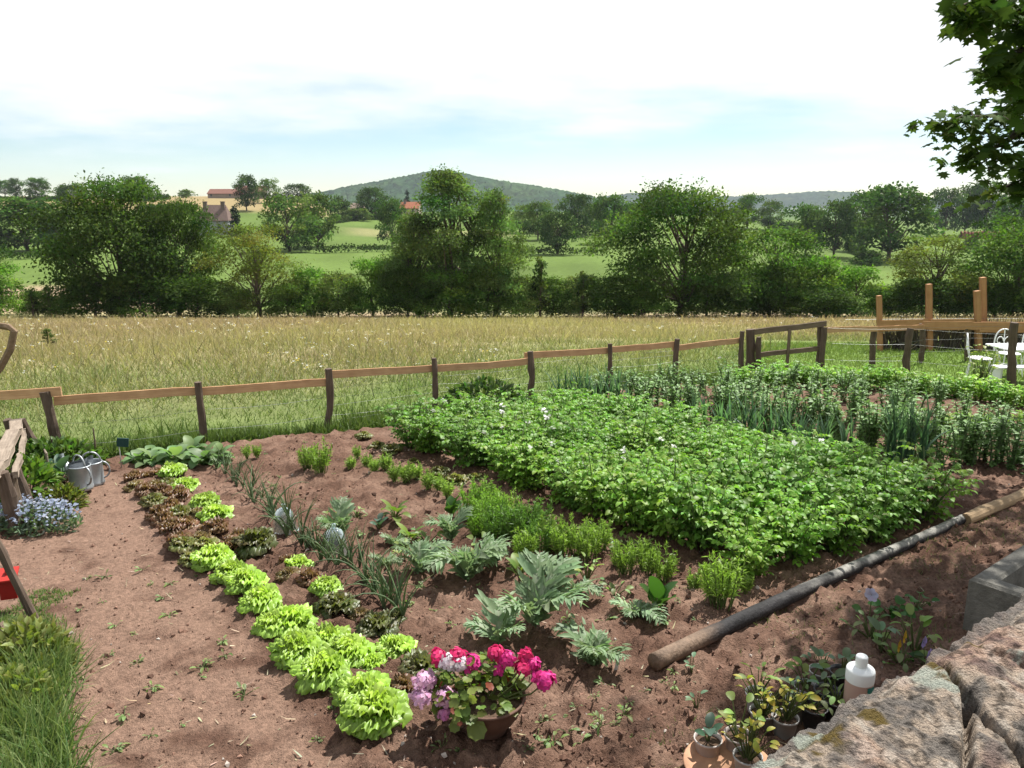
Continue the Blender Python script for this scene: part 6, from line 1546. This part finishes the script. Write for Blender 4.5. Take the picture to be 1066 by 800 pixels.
for u, v, lb in [(52, 518, 'young cabbage plant on a stem beside the leaning stick'), (67, 515, 'young cabbage plant on a stem right next to the front watering can'), (76, 508, 'low blue-green cabbage plant behind the front watering can')]:
    place('cabbage_plant', lb, 'cabbage', BR, S(u, v, -.06 if 'stem' in lb else 0), rng.random() * 6, .8, 'young cabbages by the watering cans')
def corner_bed():
    r = np.random.default_rng(661); n = 24000
    Y = 2.3 + 2.5 * r.random(n); edge = np.interp(Y, [2.3, P(100, 800)[1], P(100, 720)[1], P(86, 640)[1]], [-1.45, P(100, 800)[0], P(100, 720)[0], P(86, 640)[0]]) + .26 * (fbm(Y * 3, Y * 0, 5, 3) - .5) + .05 * r.normal(size=n); X = edge - .16 - 1.1 * r.random(n) ** 1.2
    ok = fbm(X * 3, Y * 3, 663, 3) > .40 + .12 * r.random(n); X, Y = X[ok], Y[ok]; n = len(X); k = r.random(n); hh = (.10 + .17 * r.random(n)) * (.55 + .8 * fbm(X * 2.5, Y * 2.5, 664, 2)) * sstep(4.5, 3.6, Y)
    hh = hh + .04
    grass('corner_grass', X, Y, hh, .007 + .004 * r.random(n), mix((.07, .16, .05), (.17, .28, .075), k), mix((.12, .23, .065), (.32, .37, .13), k), .45, 3, True, .5)
corner_bed()

# weeds, crumbs and thin grass on the bare soil
WEED = [leaf_bunch(671 + k, 7 + 2 * k, .045, .03, (.25, .33, .12), spread=.05, up=.25, w=.45) for k in range(3)]
wpix = [(150, 600), (157, 615), (178, 613), (205, 604), (110, 606), (93, 607), (122, 656), (107, 634), (176, 646), (172, 627), (143, 698), (213, 702), (210, 712), (235, 691), (160, 725), (130, 752), (158, 774), (120, 788), (190, 760), (255, 730), (232, 676), (190, 583), (330, 778), (350, 748), (590, 780), (640, 770), (620, 760), (600, 752), (655, 745), (575, 790), (560, 778), (690, 722), (700, 715), (670, 735), (460, 790), (480, 795), (630, 728), (300, 480), (310, 520), (290, 500), (285, 515), (360, 520), (385, 530), (455, 640), (470, 660), (500, 620), (660, 570), (705, 640), (725, 655), (760, 600), (860, 480), (830, 490), (900, 505), (1000, 500), (1030, 505), (985, 520), (1050, 500), (85, 640), (112, 690), (140, 665), (612, 768), (625, 778), (650, 760), (605, 785), (565, 765), (585, 760), (632, 750), (618, 742), (660, 775), (570, 748), (548, 795), (700, 728), (445, 620), (425, 640), (465, 640), (380, 560), (430, 545), (345, 500), (280, 478), (318, 470), (350, 530), (690, 660), (640, 640), (700, 625), (630, 655), (590, 655), (575, 610), (740, 610), (760, 610), (655, 590), (620, 565), (540, 540)]
for i, (u, v) in enumerate(wpix):
    path = u < 360 and v > 570
    place('weed', 'tiny green weed sprouting from the bare path soil' if path else 'tiny green weed sprouting between the vegetable rows', 'weed', WEED[i % 3], S(u, v, .0), rng.random() * 6, .35 + .55 * rng.random() ** 1.5, 'weeds on the path' if path else 'weeds in the beds')
def litter():
    r = np.random.default_rng(681); g = G()
    n = 15000; Y = 1.6 * np.exp(r.random(n) * math.log(7.0)); X = (r.random(n) * 2 - 1) * Y * .78; ok = poly_sd(X, Y, SOIL) > .1; X, Y = X[ok], Y[ok]
    pm = poly_sd(X, Y, PATH) > 0; ok = ~pm | (r.random(len(X)) < .35); X, Y = X[ok], Y[ok]; n = len(X)
    ov = np.array([[1, 0, 0], [-1, 0, 0], [0, 1, 0], [0, -1, 0], [0, 0, 1], [0, 0, -1.]]); ot = [[0, 2, 4], [2, 1, 4], [1, 3, 4], [3, 0, 4], [2, 0, 5], [1, 2, 5], [3, 1, 5], [0, 3, 5]]
    b = np.stack([X, Y, soil_z(X, Y) + .002], 1); x = rand_dirs(n, r); y = nz(np.cross(x, rand_dirs(n, r))); sz = .003 + .020 * r.random(n) ** 4 + .0009 * Y
    col = np.array([.215, .125, .09]) * (1 + .25 * r.normal(size=(n, 1))); st_ = r.random(n) < .06; col[st_] = np.array([.44, .38, .33]) * (1 + .2 * r.normal(size=(st_.sum(), 1)))
    stamp(g, ov * np.array([1, .8, .7]), None, ot, b, x, y, np.cross(x, y), sz, np.clip(col, .03, .8))
    n = 900; Y = 1.7 * np.exp(r.random(n) * math.log(6.5)); X = (r.random(n) * 2 - 1) * Y * .75; ok = poly_sd(X, Y, SOIL) > .1; X, Y = X[ok], Y[ok]; n = len(X)
    b = np.stack([X, Y, soil_z(X, Y) + .006], 1); a_ = r.random(n) * 6.28; d = np.stack([np.cos(a_), np.sin(a_), .15 * r.normal(size=n)], 1)
    blades(g, b, d, (0, 0, 1), .03 + .06 * r.random(n) ** 2, .004 + .004 * r.random(n), 2, .5 * r.normal(size=n), .1, 'strap', jcol((.40, .33, .22), n, .3, .08, r), mid=False)
    tag(link('soil_crumbs', g.mesh('soil_crumbs', M_crumb, False)), kind='stuff')
    n = 13000; Y = 2.9 + 3.6 * r.random(n); X = .6 + 4.2 * r.random(n)
    la, lb = S(690, 700), S(1000, 548); side = (lb[0] - la[0]) * (Y - la[1]) - (lb[1] - la[1]) * (X - la[0])
    ok = (fbm(X * 1.7, Y * 1.7, 691, 3) > .47) & (side < 0); X, Y = X[ok], Y[ok]; k = r.random(len(X))
    grass('shade_grass', X, Y, .02 + .05 * r.random(len(X)), .005, mix((.10, .17, .05), (.2, .24, .09), k), mix((.13, .2, .06), (.26, .28, .12), k), .7, 2, True)
M_crumb = col_mat('crumb_soil', .95, .1, 60, .2)
litter()

# ------------------------------------------------------------------ the maple whose boughs hang in over the garden
def build_maple():
    r = np.random.default_rng(701)
    a = np.array([[.5, 0], [.28, .10], [.42, .34], [.20, .26], [.12, .50], [-.02, .24], [-.28, .44], [-.22, .14], [-.50, .06]])
    up_ = np.array([[1.0, 0], [.72, .10], [.78, .34], [.52, .22], [.40, .52], [.22, .26], [-.02, .40], [.06, .12], [0, 0.0]])
    ring = np.concatenate([up_, (up_ * np.array([1, -1]))[::-1][1:-1]])
    tv = np.concatenate([[[.32, 0, .02]], np.stack([ring[:, 0], ring[:, 1], -.10 * np.abs(ring[:, 1]) - .12 * ring[:, 0] ** 2], 1)])
    m = len(ring); tt = [[0, i, i % m + 1] for i in range(1, m + 1)]
    tx, ty = 9.35, 8.7; root = np.array([tx, ty, z(tx, ty)])
    t = thing('maple_tree', 'big maple reaching in from beside the garden, dark leafy boughs hanging against the sky', 'tree', root)
    gt = G(); bark = (.10, .08, .062)
    tube(gt, [(0, 0, -.3), (0, 0, .4), (-.1, -.05, 2.5), (-.25, -.1, 4.5), (-.3, -.2, 6.5), (-.2, 0, 9.0), (0, .1, 11)], [.42, .32, .27, .24, .18, .10, .03], 12, bark, wob=.15)
    gl = G()
    def leaves(p, n, sc, rad, squash=.6, col=(.075, .125, .028)):
        c = np.asarray(p); q = c + r.normal(size=(n, 3)) * rad * np.array([1, 1, squash]) * .55
        az = r.random(n) * 6.28; X_ = nz(np.stack([np.cos(az), np.sin(az), -.55 + .3 * r.normal(size=n)], 1)); up = nz(np.stack([.35 * r.normal(size=n), .35 * r.normal(size=n), np.ones(n)], 1)); Y_ = nz(np.cross(up, X_)); N_ = np.cross(X_, Y_)
        stamp(gl, tv, None, tt, q - root, X_, Y_, N_, sc * (.65 + .7 * r.random(n)), jcol(col, n, .2, .08, r))
    def bough(pts, rad, nl, sc, spread, cl=9, start=.25):
        pts = np.asarray(pts); loc = pts - root
        tt_ = np.linspace(0, 1, 12); k = np.linspace(0, 1, len(pts)); P_ = np.stack([np.interp(tt_, k, loc[:, j]) for j in range(3)], 1)
        tube(gt, P_, np.linspace(rad, rad * .12, 12), 6, bark, cap=False, wob=.2)
        for i in range(cl):
            f = start + (1 - start) * (i + r.random() * .7) / cl; c = np.array([np.interp(f, k, pts[:, j]) for j in range(3)])
            e = c + r.normal(size=3) * spread * np.array([.8, .8, .55]) * (1.15 - f * .6); tube(gt, [c - root, (c + e) / 2 - root + np.array([0, 0, .03]), e - root], [.012, .008, .004], 4, bark, cap=False)
            leaves(e, nl, sc, spread * .8); leaves((c + e) / 2, nl // 2, sc, spread * .5)
    # boughs that hang into the picture: points seen against the sky
    tr = np.array([tx - .25, ty - .1, root[2] + 4.6])
    Yb = 8.0
    bough([tr, at(1180, 40, 8.3), at(1080, 120, 8.1), at(1045, 150, Yb), at(1003, 168, Yb)], .07, 15, .105, .26, 14, .30)
    bough([at(1075, 112, Yb), at(1035, 120, Yb), at(1015, 122, Yb - .1), at(990, 132, Yb - .1)], .03, 13, .105, .20, 10, .2)
    bough([at(1150, 170, 8.4), at(1085, 165, 8.3), at(1060, 190, 8.4), at(1045, 196, 8.4)], .03, 18, .105, .26, 9, .2)
    bough([at(1230, -20, 7), at(1120, 0, 6.0), at(1060, 15, 5.6), at(1015, 2, 5.4), at(985, 12, 5.3)], .05, 15, .12, .20, 12, .25)
    bough([at(1200, 60, 7), at(1110, 60, 6.0), at(1066, 50, 5.7), at(1040, 62, 5.6)], .04, 20, .12, .24, 10, .25)
    bough([at(1220, 100, 7), at(1110, 90, 6.6), at(1062, 95, 6.4)], .04, 24, .12, .30, 9, .2)
    # the body of the crown above and beyond the frame
    for k in range(52):
        h = 5.1 + 6.2 * r.random(); rr = 3.4 * math.sqrt(r.random()) * (1.0 - .35 * abs((h - 7.5) / 4)); an = r.random() * 6.28
        c = np.array([tx - 1.6 + rr * math.cos(an), ty - .7 + rr * .85 * math.sin(an), root[2] + h])
        st_ = np.array([tx - .25, ty - .1, root[2] + max(3.2, h - 1.6)]); tube(gt, [st_ - root, (st_ + c) / 2 - root + np.array([0, 0, .3]), c - root], [.06, .04, .012], 5, bark, cap=False)
        leaves(c, 105, .14, .95, .75)
    link('trunk', gt.mesh('trunk', M_bark), t)
    link('crown', gl.mesh('crown', leaf_mat('maple_leaf', .25, .75, .05)), t)
build_maple()
